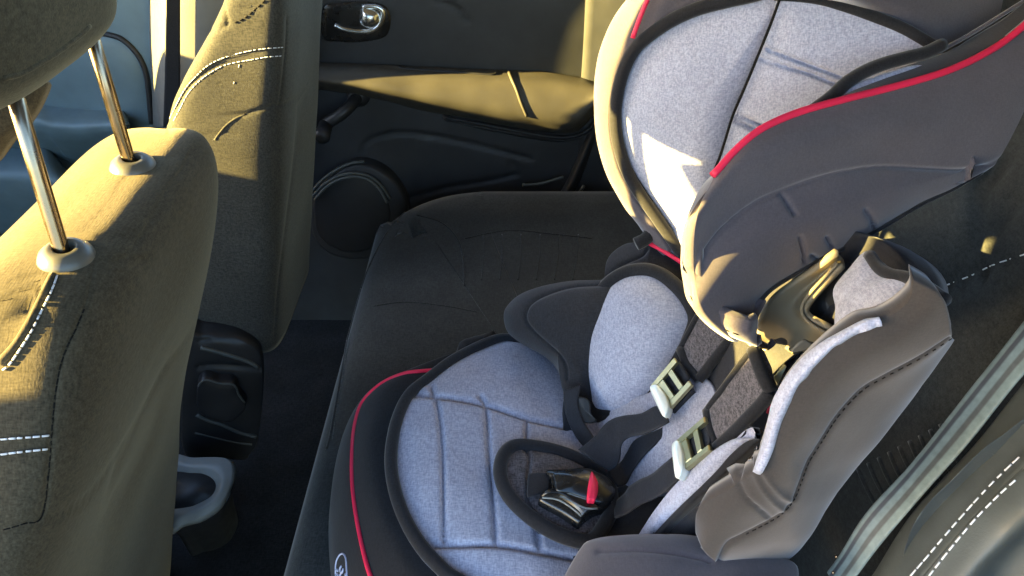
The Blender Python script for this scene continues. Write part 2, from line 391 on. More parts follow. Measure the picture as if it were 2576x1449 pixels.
# --- shell below the pad (dark plastic body that stands on the bench)
loops = []
for z, k in ((.386, .97), (.40, 1.0), (.45, 1.0), (.462, .98)):
    loops.append([np.array((.055 + k * .185 * (abs(math.cos(a)) ** .5) * np.sign(math.cos(a)), .475 + k * .195 * (abs(math.sin(a)) ** .5) * np.sign(math.sin(a)), z)) for a in np.linspace(0, 2 * math.pi, 60, endpoint=False)])
rings('shell', loops, M['dark'], cs)

# --- far hip side: black arm, grey oval cushion
arm_px = G((1267,801),(1272,775),(1303,745),(1354,723),(1415,709),(1471,705),(1535,712),(1560,770),(1530,860),(1500,950),(1492,1010),(1455,1040),(1425,1012),(1412,955),(1393,918),(1359,890),(1309,862),(1277,835))
armd = plane_d([(1267, 801, .838), (1450, 706, .812), (1418, 1000, .782)])
pillow('side_arm', LP(arm_px, armd), M['black'], cs, h=.022, t=.04, p=3.2, grooves=[E((1340,138),(1200,148),(1080,185),(1010,230),(994,290),(1030,345),(1090,400),(1140,445),(1175,500),(1180,560))], gw=4, gd=.004, nr=50, nseg=200, bumpy=.0015, bsc=30)
oval_px = H6((840,450),(760,463),(680,508),(600,588),(540,680),(500,770),(475,860),(467,960),(475,1060),(495,1150),(525,1250),(560,1318),(640,1338),(720,1340),(790,1318),(870,1260),(940,1180),(1010,1080),(1080,960),(1130,860),(1166,740),(1130,650),(1060,560),(980,490),(910,457))
ovd = plane_d([(1611, 690, .775), (1465, 890, .792), (1530, 1040, .755), (1740, 805, .742)])
pillow('hip_cushion', LP(oval_px, ovd), M['grey'], cs, h=.022, t=.02, p=3, nr=40, bumpy=.0015, bsc=30)
bind_px = H6((845,425),(755,440),(665,488),(582,572),(520,668),(482,762),(460,858),(452,960),(460,1066),(480,1160),(510,1260),(552,1334),(640,1352),(722,1354),(796,1332),(880,1272),(952,1190),(1024,1088),(1094,968),(1146,868),(1186,742),(1150,636),(1076,540),(990,466),(915,432))
tube('cushion_binding', LP(bind_px, ovd, .002), .0078, M['binding'], cs, closed=True)
# --- far torso side: black lobe, grey lining, red piping, edge running up behind the headrest
lobe_px = G((1522,720),(1523,672),(1532,646),(1552,626),(1575,613),(1597,609),(1618,595),(1640,585),(1655,612),(1711,655),(1755,700),(1760,760),(1700,790),(1600,800),(1540,770))
lobd = plane_d([(1530, 650, .83), (1711, 658, .80), (1600, 780, .80)])
pillow('torso_side', LP(lobe_px, lobd), M['black'], cs, h=.012, t=.04, p=2.5, grooves=[H6((655,470),(665,440),(705,400),(765,370),(850,332),(885,290))], gw=4, gd=.004, nr=40)
lin_px = G((1650,500),(1648,560),(1644,608),(1711,650),(1780,700),(1900,720),(2000,640),(1960,520),(1800,470))
pillow('torso_lining', LP(lin_px, plane_d([(1650, 560, .80), (1711, 650, .79), (1960, 600, .70)])), M['grey'], cs, h=.004, t=.02, nr=14)
tube('red_piping', LP(G((1634,612),(1670,632),(1711,658),(1760,690)), lobd, -.014), .0024, M['red'], cs)
tube('edge_binding', [at(1628,500,.80), at(1634,545,.80), at(1637,580,.80), at(1626,600,.80), at(1600,614,.80)], .0072, M['binding'], cs)

# --- torso back: black shell with grey lower pad between the straps
back_px = G((1640,960),(1660,800),(1700,690),(1800,600),(2000,560),(2200,600),(2290,690),(2240,800),(2060,900),(1960,1040),(1900,1180),(1800,1240),(1650,1230))
backd = plane_d([(1640, 960, .765), (1800, 640, .745), (2290, 690, .50), (1900, 1180, .60)])
pillow('torso_back', LP(back_px, backd, .012), M['black'], cs, h=.004, t=.035, nr=20)
low_px = G((1500,1040),(1560,1012),(1640,985),(1700,950),(1770,950),(1800,990),(1795,1060),(1730,1160),(1660,1230),(1590,1250),(1530,1210),(1500,1130))
lowd = plane_d([(1500, 1060, .765), (1770, 960, .69), (1640, 1220, .68)])
pillow('lower_back_pad', LP(low_px, lowd), M['grey'], cs, h=.006, t=.03, nr=30, p=3)
pillow('upper_back_pad', LP(G((1850,840),(1900,840),(1960,850),(1990,800),(1960,740),(1880,750)), plane_d([(1850, 840, .70), (1960, 850, .66), (1960, 740, .675)]), .0), M['grey'], cs, h=.004, t=.02, nr=10)
tube('red_piping', LP(G((1835,820),(1847,852),(1858,872),(1868,892)), plane_d([(1850, 840, .688), (1960, 850, .65), (1960, 740, .665)])), .0027, M['red'], cs)
tube('red_piping', [at(1936, 1040, .60), at(1941, 1024, .598), at(1946, 1006, .595)], .0026, M['red'], cs)
# dark inside of the pan on the near side, below the hip cushion
pillow('inner_side', [atZ(x, y, .487) for x, y in G((1440,1400),(1470,1330),(1520,1250),(1600,1205),(1700,1180),(1780,1170),(1830,1240),(1780,1360),(1600,1420))], M['black'], cs, h=.008, t=.03, nr=16)
# near hip cushion: grey sliver above a dark edge
up_row = LD([(1606,1346,.618),(1621,1322,.616),(1644,1287,.611),(1680,1240,.602),(1715,1202,.594),(1750,1172,.586),(1786,1140,.578),(1827,1113,.569),(1856,1102,.563),(1898,1101,.556)])
lo_row = LD([(1641,1347,.605),(1656,1331,.603),(1686,1299,.597),(1721,1264,.589),(1762,1225,.579),(1803,1184,.570),(1833,1149,.563),(1862,1122,.557),(1880,1110,.554),(1900,1103,.552)])
md_row = lift([(a + b) / 2 for a, b in zip(up_row, lo_row)], .005)
loft('hip_cushion', [up_row, md_row, lo_row], M['grey'], cs, nu=70, nv=16, thick=.008, edge=.1)
lo2 = LD([(1676,1347,.60),(1700,1322,.598),(1730,1294,.592),(1765,1262,.585),(1800,1232,.577),(1832,1200,.569),(1862,1172,.562),(1885,1150,.556),(1905,1130,.552),(1922,1108,.55)])
lo1 = lift([(a + b) / 2 for a, b in zip(lo_row, lo2)], .006)
loft('cushion_binding', [lift(lo_row, .001), lo1, lo2], M['binding'], cs, nu=70, nv=14, thick=.014)
lo3 = LD([(1760,1352,.60),(1775,1330,.598),(1790,1300,.592),(1815,1275,.585),(1840,1250,.577),(1862,1225,.569),(1885,1195,.562),(1900,1175,.556),(1918,1150,.552),(1932,1120,.55)])
loft('cushion_backing', [lo2, lift([(a + b) / 2 for a, b in zip(lo2, lo3)], .004), lo3], M['black'], cs, nu=60, nv=14, thick=.014, bumpy=.001)
# near arm of the shell, bottom right of the pan
side_px = G((1395,1500),(1420,1449),(1440,1412),(1460,1379),(1480,1360),(1538,1347),(1661,1345),(1760,1352),(1860,1385),(1985,1408),(2010,1450),(1990,1540),(1800,1600),(1560,1620),(1420,1580))
pillow('side_arm', [atZ(x, y, .535) for x, y in side_px], M['wing'], cs, h=.02, t=.06, p=3.5, nr=40, grooves=[K5((-300,1235),(0,1225),(300,1250),(560,1300),(640,1330))], gw=8, gd=.0025, bumpy=.002, bsc=20)

# --- near torso wing
w0 = LY([(1749,1340,0.3350), (1751,1292,0.3321), (1778,1258,0.3292), (1820,1236,0.3264), (1862,1211,0.3235), (1895,1184,0.3206), (1925,1130,0.3180), (1949,1051,0.3180), (1992,973,0.3180), (2076,883,0.3180), (2160,818,0.3180), (2245,790,0.3180), (2290,745,0.3180), (2296,700,0.3180)])
w2 = LY([(1795,1408,0.3250), (1829,1371,0.3248), (1871,1347,0.3245), (1910,1327,0.3243), (1949,1308,0.3241), (1992,1263,0.3238), (2016,1214,0.3236), (2034,1166,0.3234), (2064,1118,0.3232), (2106,1051,0.3229), (2166,985,0.3227), (2227,949,0.3225), (2317,901,0.3222), (2396,849,0.3220)])
w4 = LY([(1806,1418,0.3450), (1847,1437,0.3450), (1890,1440,0.3450), (1930,1436,0.3450), (1986,1407,0.3450), (2016,1377,0.3450), (2052,1323,0.3450), (2106,1238,0.3450), (2166,1160,0.3450), (2227,1088,0.3450), (2287,1009,0.3450), (2330,950,0.3450), (2370,895,0.3450), (2400,854,0.3450)])
w0, w2, w4 = [list(even(q, 20)) for q in (w0, w2, w4)]
w1 = lift([(a + b) / 2 for a, b in zip(w0, w2)], .008); w3 = lift([(a + b) / 2 for a, b in zip(w2, w4)], .005)
for W, k0, tgt in ((w1, -1, (2366, 742)), (w1, 0, (1767, 1382))):
    sh = atY(tgt[0], tgt[1], W[k0] [1]) - W[k0]; st = -1 if k0 else 1
    for q, f in ((0, 1), (1, .5), (2, .15)): W[k0 + st * q] = W[k0 + st * q] + sh * f
w5 = lift(w4, -.04)
seam_px = F((1428,458),(1300,540),(1150,620),(1050,680),(950,790),(880,900),(830,980),(800,1060),(765,1140),(700,1205),(560,1280),(490,1320),(455,1395))
wing_folds = [seam_px, K5((890,660),(950,780),(1050,870),(1170,970))]
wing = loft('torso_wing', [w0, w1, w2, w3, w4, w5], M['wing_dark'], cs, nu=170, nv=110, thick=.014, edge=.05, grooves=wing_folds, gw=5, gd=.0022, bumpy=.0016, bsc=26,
            ridges=[K5((1085,540),(1150,640),(1250,760),(1340,805)), K5((1015,560),(1080,690),(1180,820),(1270,890))], rw=8, rd=.0018)
stitches('seam_stitching', drape(seam_px[:11], wing, .0004), M['dthread'], cs, .0026, .0026, .0004)
tube('red_piping', LY([(1892,1189),(1901,1180),(1908,1171)], .329), .0024, M['red'], cs)
# grey lining that curls over the wing's front edge
l0 = LY([(1890,1190), (1915,1120), (1930,1060), (1943,1008), (1975,950), (2012,905), (2050,872), (2092,844), (2155,806), (2208,796)], .325)
l1 = LY([(1899,1180), (1926,1130), (1952,1050), (1995,973), (2030,930), (2078,883), (2110,855), (2160,818), (2195,803), (2212,798)], .316)
loft('wing_lining', [l0, lift([(a + b) / 2 for a, b in zip(l0, l1)], .002), l1], M['grey'], cs, nu=80, nv=12, thick=.005, edge=.1)
lin2 = F((1065,95),(1100,135),(1140,172),(1200,197),(1252,208),(1258,262),(1225,335),(1165,372),(1090,385),(1020,420),(960,425),(940,400),(945,330),(935,250),(1000,165))
pillow('torso_lining', LP(lin2, plane_d([(2175, 635, .50), (2290, 705, .45), (2110, 820, .485)])), M['grey'], cs, h=.006, t=.02, nr=24, bumpy=.002, bsc=35)
tube('edge_binding', LP(F((1085,110),(1125,165),(1180,193),(1255,208),(1330,250),(1400,300)), plane_d([(2175, 635, .498), (2290, 705, .448), (2110, 820, .483)])), .004, M['binding'], cs)

# ------------------------------------------------------------------ headrest of the child seat
hwd = plane_n((.28, -.86, .40), 2100, 430, .556)
hrd = plane_d([(1960, 0, .635), (1790, 440, .70), (2340, 120, hwd(2340, 120) + .045)])       # centre pad
fard = plane_d([(1565, 300, .745), (1960, 0, .648), (1715, 600, .795), (1790, 440, .728)])
fpx = G((1962,-6),(1900,2),(1830,16),(1760,36),(1700,62),(1650,95),(1612,130),(1583,180),(1566,240),(1561,300),(1570,360),(1590,420),(1622,475),(1660,530),(1700,585),(1735,640),(1775,600),(1790,520),(1795,440),(1815,380),(1842,290),(1876,212),(1910,130),(1938,60))
pillow('headrest_side_pad', LP(fpx, fard), M['grey'], cs, h=.012, t=.02, p=2.6, nr=40, bumpy=.0012, bsc=30)
bpx = G((1985,-40),(1900,-14),(1830,2),(1755,22),(1692,50),(1640,84),(1598,122),(1570,175),(1553,238),(1548,302),(1556,366),(1576,428),(1606,482),(1646,540),(1688,600),(1725,655))
tube('pad_binding', LP(bpx, fard, -.004), .0062, M['binding'], cs)
# outer body of the far wing: wraps from the pad edge round to the front edge and behind
f0 = LP(G((1960,-60),(1860,-30),(1760,0),(1690,30),(1635,75),(1592,118),(1562,175),(1545,238),(1540,302),(1548,368),(1568,432),(1600,490),(1642,552),(1690,620)), fard, .004)
f1 = LP(G((1900,-90),(1800,-60),(1710,-30),(1650,8),(1606,58),(1572,108),(1543,168),(1528,235),(1525,302),(1534,372),(1556,438),(1590,500),(1634,560),(1684,628)), fard, .006)
f2 = LP(G((1860,-110),(1760,-80),(1670,-45),(1612,-4),(1570,40),(1543,90),(1523,155),(1514,228),(1516,298),(1526,372),(1550,442),(1586,506),(1632,568),(1680,634)), fard, .026)
f3 = [p + np.array((.03, .03, 0)) for p in f2]; f4 = [p + np.array((.09, .035, .01)) for p in f2]
loft('headrest_far_wing', [f0, f1, f2, f3, f4], M['wing'], cs, nu=110, nv=36, thick=.008, bumpy=.0008)
tube('red_piping', LP(G((1640,-25),(1622,15),(1606,55),(1592,95)), fard, -.012), .0022, M['red'], cs)
# centre pad with two cross seams, then the near side pad's edge
cpx = G((1965,-8),(2050,4),(2120,22),(2200,48),(2270,78),(2345,122),(2360,180),(2200,270),(2100,330),(1980,400),(1860,500),(1790,530),(1793,445),(1815,380),(1842,290),(1876,212),(1910,130),(1938,60))
cse = [K3((-420,380),(-300,430),(0,540),(260,640)), K3((-460,460),(-300,520),(0,610),(200,690)), Cc((748,575),(830,605),(930,655)), Cc((738,600),(820,635),(900,680))]
pillow('headrest_centre_pad', LP(cpx, hrd), M['grey'], cs, h=.008, t=.02, p=3, nr=70, nseg=220, grooves=cse, gw=4.5, gd=.007, cen=at(2060, 215, hrd(2060, 215)))
tube('seam', LP(G((1962,-4),(1938,62),(1910,132),(1876,214),(1843,292),(1815,382),(1790,445)), hrd, -.004), .0012, M['dthread'], cs)
# top binding and black cover behind the pads
tube('pad_binding', LP(G((1950,-12),(2050,-4),(2120,14),(2200,42),(2270,70),(2330,104),(2368,128)), hrd, .0), .0046, M['binding'], cs)
h0 = LP(G((1900,-20),(2050,0),(2120,18),(2200,46),(2270,74),(2335,112),(2385,150),(2440,175)), hrd, .004)
h1 = LP([(1900,-60), (2060,-35), (2140,-15), (2230,10), (2310,40), (2380,80), (2430,110), (2500,125)], hwd, 0.06)
h2 = LP([(1920,-200), (2100,-160), (2200,-130), (2300,-90), (2400,-50), (2480,-10), (2540,30), (2620,40)], hwd, 0.07)
h3 = LP([(1950,-400), (2120,-380), (2250,-340), (2380,-280), (2500,-220), (2600,-150), (2680,-80), (2760,-40)], hwd, 0.1)
cover = loft('headrest_cover', [h0, h1, h2, h3], M['wing'], cs, nu=70, nv=40, thick=.02, bumpy=.002, bsc=24)
# near wing: inner black band under the pad binding, outer skin, red piping, lit front roll
nb = LP([(2372,112), (2330,132), (2280,145), (2225,160), (2175,180), (2130,208), (2096,240), (2060,268), (2020,296), (1985,325)], hwd, 0.024)
tube('pad_binding', nb, .0052, M['binding'], cs)
n_top = LP([(1800,432), (1844,385), (1894,340), (1944,310), (2019,280), (2119,252), (2219,227), (2319,200), (2394,175), (2469,140), (2540,95), (2640,10)], hwd, 0)
n_in = LP([(1830,430), (1880,380), (1930,345), (1985,325), (2050,280), (2140,225), (2225,185), (2310,155), (2390,125), (2460,85), (2540,35), (2620,-40)], hwd, 0.03)
loft('headrest_inner_side', [n_in, [(a + b) / 2 for a, b in zip(n_in, n_top)], n_top], M['black'], cs, nu=70, nv=16, thick=.003, edge=.05)
pillow('headrest_side_pad', LP([(2030,292), (2080,262), (2140,222), (2200,195), (2300,165), (2330,172), (2250,200), (2170,228), (2090,262)], hwd, .022), M['grey'], cs, h=.002, t=.006, nr=8, nseg=60)
tube('seam', LP([(2372,124), (2430,92), (2500,50), (2580,0), (2660,-50)], hwd, .03), .0016, M['wing'], cs)
n_m1 = LP([(1752,545), (1795,485), (1850,430), (1915,395), (1990,365), (2090,340), (2190,320), (2290,310), (2370,298), (2440,282), (2520,250), (2630,170)], hwd, -0.010)
n_s = LP([(1745,690), (1769,640), (1819,575), (1894,515), (1969,480), (2069,445), (2169,425), (2260,420), (2344,424), (2419,425), (2500,398), (2640,300)], hwd, -0.001)
n_m2 = [at(x, y, hwd(x, y) + o) for x, y, o in ((1760,770,-0.007), (1800,715,-0.007), (1850,655,-0.007), (1920,605,-0.007), (1990,578,-0.007), (2080,548,-0.007), (2160,520,-0.007), (2240,490,-0.007), (2320,462,-0.004), (2395,442,-0.001), (2494,409,0.002), (2640,315,0.002))]
n_lo = [at(x, y, hwd(x, y) + o) for x, y, o in ((1850,856,0.012), (1893,815,0.012), (1912,756,0.012), (1946,722,0.012), (2019,677,0.012), (2080,642,0.012), (2119,625,0.012), (2209,577,0.012), (2319,512,0.011), (2394,476,0.008), (2488,423,0.004), (2640,325,0.003))]
n_bk = lift(n_lo, -.022)
n_in, n_top, n_m1, n_s, n_m2, n_lo = [list(q) + [q[-1] + (q[-1] - q[-2]) * .9] for q in (n_in, n_top, n_m1, n_s, n_m2, n_lo)]
n_bk = lift(n_lo, -.022)
hs_seam = Cc((575,1330),(600,1280),(700,1150),(850,1030),(1000,960),(1200,890),(1400,850),(1550,840),(1750,850),(1900,855),(2030,838))
wr = [hs_seam, Cc((995,975),(1025,1020),(1060,1075)), Cc((1090,1200),(1105,1270),(1110,1320)), Cc((1420,1060),(1450,1110),(1460,1150)), Cc((1225,1200),(1245,1240)), Cc((1150,1290),(1180,1310))]
nwing = loft('headrest_near_wing', [n_top, n_m1, n_s, n_m2, n_lo, n_bk], M['wing'], cs, nu=190, nv=120, thick=.01, grooves=wr, gw=4.5, gd=.0036, bumpy=.0016, bsc=24, seed=3)
tube('red_piping', LP([(1792,441), (1809,424), (1844,384), (1894,339), (1944,309), (2019,279), (2119,251), (2219,226), (2319,199), (2394,174), (2469,139), (2540,94), (2640,8)], hwd, -.001), .0027, M['red'], cs)
tube('hem_binding', LP([(1912,758), (1946,724), (2019,679), (2080,644), (2119,627), (2209,579), (2319,514), (2394,478), (2470,434)], hwd, .008), .0016, M['binding'], cs)
# front roll of the near wing (the edge that faces forward)
o_out = [at(x, y, hwd(x, y) + o) for x, y, o in ((1800,432,0.03), (1768,468,0.03), (1742,515,0.03), (1722,570,0.03), (1714,630,0.03), (1716,690,0.03), (1728,745,0.03), (1752,786,0.026), (1790,818,0.016), (1838,843,0), (1880,858,-0.01), (1905,866,-0.01))]
o_in = [at(x, y, hwd(x, y) + o) for x, y, o in ((1803,436,-0.001), (1780,490,-0.001), (1758,545,-0.001), (1748,600,-0.001), (1745,655,-0.001), (1750,705,-0.001), (1764,745,-0.001), (1790,775,-0.003), (1822,790,-0.008), (1860,800,-0.016), (1890,806,-0.02), (1908,800,-0.016))]
o_md = lift([(a * .55 + b * .45) for a, b in zip(o_out, o_in)], .006)
o_md[-1] = (o_out[-1] + o_in[-1]) / 2
roll = loft('headrest_front_roll', [lift(o_out, -.03), o_out, o_md, o_in], M['wing'], cs, nu=120, nv=40, thick=.008, bumpy=.001, bsc=60)
stitches('seam_stitching', drape(H3((345,480),(400,590),(480,690),(600,790),(760,870),(900,925),(1000,955)), roll, .0006), M['dthread'], cs, .0045, .003, .0006)
# hem flap at the lower end and its loose tab
fl0 = LP([(1890,862), (1878,835), (1877,805), (1885,785), (1898,766), (1910,752)], hwd, 0.008)
fl1 = LP([(1912,862), (1903,838), (1904,812), (1911,792), (1922,772), (1928,758)], hwd, 0.008)
loft('hem_flap', [fl0, lift([(a + b) / 2 for a, b in zip(fl0, fl1)], .002), fl1], M['wing'], cs, nu=40, nv=10, thick=.006, bumpy=.0012, bsc=90)
tb0 = LP([(1893,850), (1910,858), (1925,865), (1938,876)], hwd, .012); tb1 = LP([(1886,864), (1902,870), (1918,876), (1934,880)], hwd, .012)
loft('hem_tab', [tb0, tb1], M['wing'], cs, nu=16, nv=5, thick=.004, bumpy=.001, bsc=120)
loft('hem_tab', [LP([(1938,878), (1946,872), (1953,864)], hwd, .012), LP([(1932,872), (1938,866), (1944,856)], hwd, .012)], M['wing'], cs, nu=12, nv=5, thick=.003)
loft('hem_tab', [LD([(1996,880,.545),(2010,866,.543),(2025,858,.542),(2042,868,.542)]), LD([(1994,886,.546),(2012,884,.545),(2028,880,.544),(2044,872,.543)])], M['trim'], cs, nu=16, nv=6, thick=.003)
# plastic arm that carries the headrest
b0 = LD([(1905,858,0.607),(1912,815,0.604),(1925,780,0.597),(1955,745,0.587),(2003,712,0.575),(2053,681,0.562),(2110,643,0.547)])
b1 = LD([(1990,880,0.587),(2052,862,0.567),(2094,843,0.557),(2032,808,0.567),(2015,780,0.570),(2035,742,0.564),(2108,662,0.547)])
bm_ = [ (a + b) / 2 for a, b in zip(b0, b1)]; bm_ = lift(bm_, -.012)
loft('headrest_arm', [b0, bm_, b1], M['bracket'], cs, nu=70, nv=24, thick=.006)
tube('headrest_arm_rim', LD([(2094,845,0.554),(2068,832,0.559),(2032,808,0.565),(2016,780,0.568),(2034,742,0.562),(2108,662,0.545)]), .0014, M['bracket'], cs)
pillow('headrest_gap_shade', LD([(2010,780,0.597),(2035,740,0.590),(2085,690,0.575),(2120,660,0.562),(2105,720,0.567),(2100,790,0.572),(2098,838,0.572),(2040,815,0.587)]), M['dark'], cs, h=0, t=.02, nr=8)  # dark sheet standing for the shade in the gap behind the arm

# ------------------------------------------------------------------ harness
def pad_strap(name, L, Rr, mat, th, bulge=.004):
    return loft(name, [L, lift([(a + b) / 2 for a, b in zip(L, Rr)], bulge), Rr], mat, cs, nu=40, nv=14, thick=th, bumpy=.0008, bsc=60)
p1L = LD([(1840,660,.70),(1800,722,.705),(1755,794,.71),(1730,840,.713),(1710,878,.715)]); p1R = LD([(1930,700,.665),(1890,775,.672),(1842,846,.68),(1800,900,.686),(1757,956,.69)])
pad_strap('chest_pad', p1L, p1R, M['heather'], .012)
tube('pad_edging', lift(p1R, .001), .0048, M['binding'], cs)
tube('pad_edging', lift([p1L[-1], at(1727, 914, .704), p1R[-1]], .001), .0042, M['binding'], cs)
tube('pad_edging', lift(p1L, .0005), .0028, M['binding'], cs)
p2L = LD([(1893,878,0.570),(1860,920,0.579),(1825,968,0.590),(1797,1005,0.602),(1777,1032,0.610)]); p2R = LD([(1939,986,0.553),(1910,1022,0.560),(1875,1058,0.568),(1838,1095,0.578),(1803,1127,0.586)])
pad_strap('chest_pad', p2L, p2R, M['heather'], .012)
tube('pad_edging', lift(p2R, .001), .005, M['binding'], cs)
tube('pad_edging', lift([p2L[0], at(1906,912,0.562), at(1920,950,0.556), p2R[0]], .001), .005, M['binding'], cs)
tube('pad_edging', lift(p2L, .0005), .0026, M['binding'], cs)
tube('pad_edging', lift([p2L[-1], at(1786,1075,0.598), p2R[-1]], .001), .0035, M['binding'], cs)
# shoulder webbing above the near pad, with a little metal slide
loft('shoulder_strap', [LD([(1903,880,.612),(1930,862,.607),(1975,845,.60),(2005,830,.595)]), LD([(1940,960,.598),(1960,930,.594),(1985,903,.59),(2010,885,.586)])], M['webbing'], cs, nu=20, nv=8, thick=.0025)
loft('shoulder_strap', [LD([(1985,905,.595),(2000,900,.592),(2008,890,.59)]), LD([(1950,985,.598),(1985,960,.592),(2004,915,.588)])], M['webbing'], cs, nu=16, nv=8, thick=.0025)
mk('strap_slide', *slab([LD([(1945,949,.588),(1972,914,.586),(1978,922,.584),(1957,968,.586)])], .002), M['zinc'], cs, smooth=False)
# the two metal adjusters
def adjuster(c00, c01, c11, c10, lip, dd, ddr):
    """frame of bars between four picture corners: 00 lip side left, 01 far left, 11 far right, 10 lip side right"""
    dfn = plane_d([(c00[0], c00[1], dd[0]), (c01[0], c01[1], dd[1]), (c11[0], c11[1], dd[2]), (c10[0], c10[1], dd[3])])
    q = np.array([c00, c01, c11, c10], float)
    def uv_(u, v):
        p = q[0] * (1 - u) * (1 - v) + q[1] * (1 - u) * v + q[2] * u * v + q[3] * u * (1 - v); return at(p[0], p[1], dfn(*p))
    bar = lambda u0, v0, u1, v1: [uv_(u0, v0), uv_(u0, v1), uv_(u1, v1), uv_(u1, v0)]
    V, Fc = slab([bar(0, .0, .16, 1.0), bar(.84, .0, 1, 1.0), bar(.16, .0, .84, .40), bar(.16, .60, .84, .76)], .004)
    fr = mk('strap_adjuster', V, Fc, M['zinc'], cs, smooth=False)
    lo, hi = bar(-.02, .02, 1.02, 1.0), 0
    mk('adjuster_body', *slab([[p + (CAM - p) * -.014 for p in bar(.06, .05, 1.06, .9)]], .012), M['gloss'], fr, smooth=False)
    pillow('lip', LP(lip, dfn, -.004), M['lip'], fr, h=.003, t=.008, p=2.5, nr=12, nseg=60)
    loft('webbing_loop', [[uv_(.2, .3), uv_(.2, .6), uv_(.2, 1.05)], [uv_(.8, .3), uv_(.8, .6), uv_(.8, 1.05)]], M['webbing'], fr, nu=10, nv=6, thick=.002).location = tuple((uv_(.5, .5) - CAM) * .012)
adjuster(H2((130,692))[0], H2((335,450))[0], H2((485,680))[0], H2((280,905))[0], H2((128,712),(175,682),(230,730),(270,800),(283,885),(245,955),(185,850)), (.70, .695, .672, .676), 0)
adjuster(K5((318,320))[0], K5((590,85))[0], K5((635,370))[0], K5((400,560))[0], K5((315,335),(360,292),(395,370),(406,450),(404,540),(350,608),(330,480)), (.612, .598, .575, .588), 0)
def strap(name, a, b, th=.002):
    return loft(name, [a, b], M['webbing'], cs, nu=40, nv=8, thick=th, bumpy=.0006, bsc=80)
# lap straps
strap('lap_strap', LD([(1668,1024,.685),(1646,1022,.688),(1612,1040,.693),(1567,1046,.70),(1538,1055,.704),(1517,1072,.702),(1490,1105,.70),(1455,1130,.70)]),
      LD([(1682,1060,.672),(1661,1072,.674),(1620,1090,.68),(1582,1098,.686),(1562,1118,.686),(1558,1150,.682),(1548,1172,.68),(1530,1182,.68)]))
strap('lap_strap', LD([(1700,1052,.688),(1661,1078,.694),(1600,1105,.70),(1575,1140,.70),(1560,1165,.698),(1530,1185,.69)]),
      LD([(1712,1070,.682),(1670,1098,.688),(1620,1145,.69),(1590,1185,.69),(1575,1215,.686),(1555,1222,.68)]))
strap('lap_strap', LD([(1690,1150,.622),(1666,1170,.63),(1640,1192,.64),(1610,1206,.65),(1585,1222,.658),(1570,1240,.665),(1545,1262,.67)]),
      LD([(1706,1205,.606),(1670,1236,.614),(1640,1254,.622),(1610,1266,.63),(1590,1280,.638),(1570,1292,.645),(1545,1300,.65)]))
strap('lap_strap', LD([(1418,985,.752),(1420,1020,.748),(1430,1060,.742),(1450,1100,.735),(1475,1130,.725),(1500,1155,.715)]),
      LD([(1460,968,.748),(1452,1010,.744),(1462,1050,.738),(1482,1085,.730),(1505,1115,.72),(1535,1140,.71)]))
strap('lap_strap', LD([(1418,1010,.760),(1416,1040,.756),(1418,1080,.75),(1416,1130,.742),(1414,1142,.74)]), LD([(1450,1020,.758),(1450,1060,.752),(1452,1100,.745),(1458,1130,.738),(1462,1150,.735)]))
pillow('strap_slot_shade', LD([(1448,1005,.747),(1466,998,.745),(1482,1010,.743),(1486,1040,.740),(1500,1058,.738),(1478,1064,.738),(1456,1050,.741)]), M['dark'], cs, h=0, t=.006, nr=6, nseg=40)  # dark patch painted for the shade inside the strap opening
# crotch pad and buckle
cp_px = H1((870,1155),(720,1120),(560,1050),(400,940),(262,812),(182,690),(152,570),(162,460),(210,375),(300,335),(440,345),(600,375),(760,428),(900,500),(1010,570),(1090,700),(1090,900),(1010,1060),(940,1140))
cp = lambda x, y, o=0: pan(x, y, .024 + o)
pillow('crotch_pad', [cp(x, y) for x, y in cp_px], M['heather'], cs, h=.006, t=.018, p=3, nr=50, nseg=180, grooves=[H1((375,365),(400,440),(392,560),(392,770),(425,900))], gw=5, gd=.004, bumpy=.001, bsc=50)
tube('crotch_pad_edging', [cp(x, y, .001) for x, y in cp_px], .0066, M['binding'], cs, closed=True)
bu = lambda pts, o: [cp(x, y, o) for x, y in H1(*pts)]
loft('crotch_strap', [bu([(395,572),(480,568),(575,570)], .010), bu([(385,765),(470,745),(565,705)], .010)], M['webbing'], cs, nu=14, nv=10, thick=.002)
bk = pillow('buckle', bu([(545,552),(700,536),(890,522),(965,548),(1060,600),(1128,690),(1122,770),(1050,850),(965,885),(895,935),(848,978),(815,985),(690,905),(510,808),(495,772),(560,722),(600,690),(590,620)], .012), M['gloss'], cs, h=.004, t=.014, p=6, nr=16)
pillow('buckle_top', bu([(610,565),(760,545),(888,530),(960,555),(1052,606),(1112,690),(1104,765),(1020,822),(900,788),(760,742),(640,715),(615,640)], .022), M['gloss'], bk, h=.006, t=.012, p=2.2, nr=16)
pillow('release_button', bu([(934,556),(915,600),(902,660),(900,780),(935,792),(962,794),(982,745),(988,690),(984,645),(960,595)], .0275), M['red'], bk, h=.003, t=.006, p=2.5, nr=10, nseg=60)
loft('buckle_flange', [bu([(505,775),(640,792),(760,862),(845,938)], .014), bu([(560,735),(680,750),(800,812),(905,880)], .020), bu([(640,725),(740,742),(860,792),(985,850)], .021)], M['gloss'], bk, nu=24, nv=14, thick=.004)
for ln in ([(512,780),(640,796),(760,866),(842,936)], [(660,765),(740,800),(830,850),(900,872),(980,872)], [(725,742),(850,785),(1000,825)]):
    tube('buckle_highlight', bu(ln, .0205), .0008, M['cream'], bk)  # pale thin tubes drawn as highlights on the black buckle

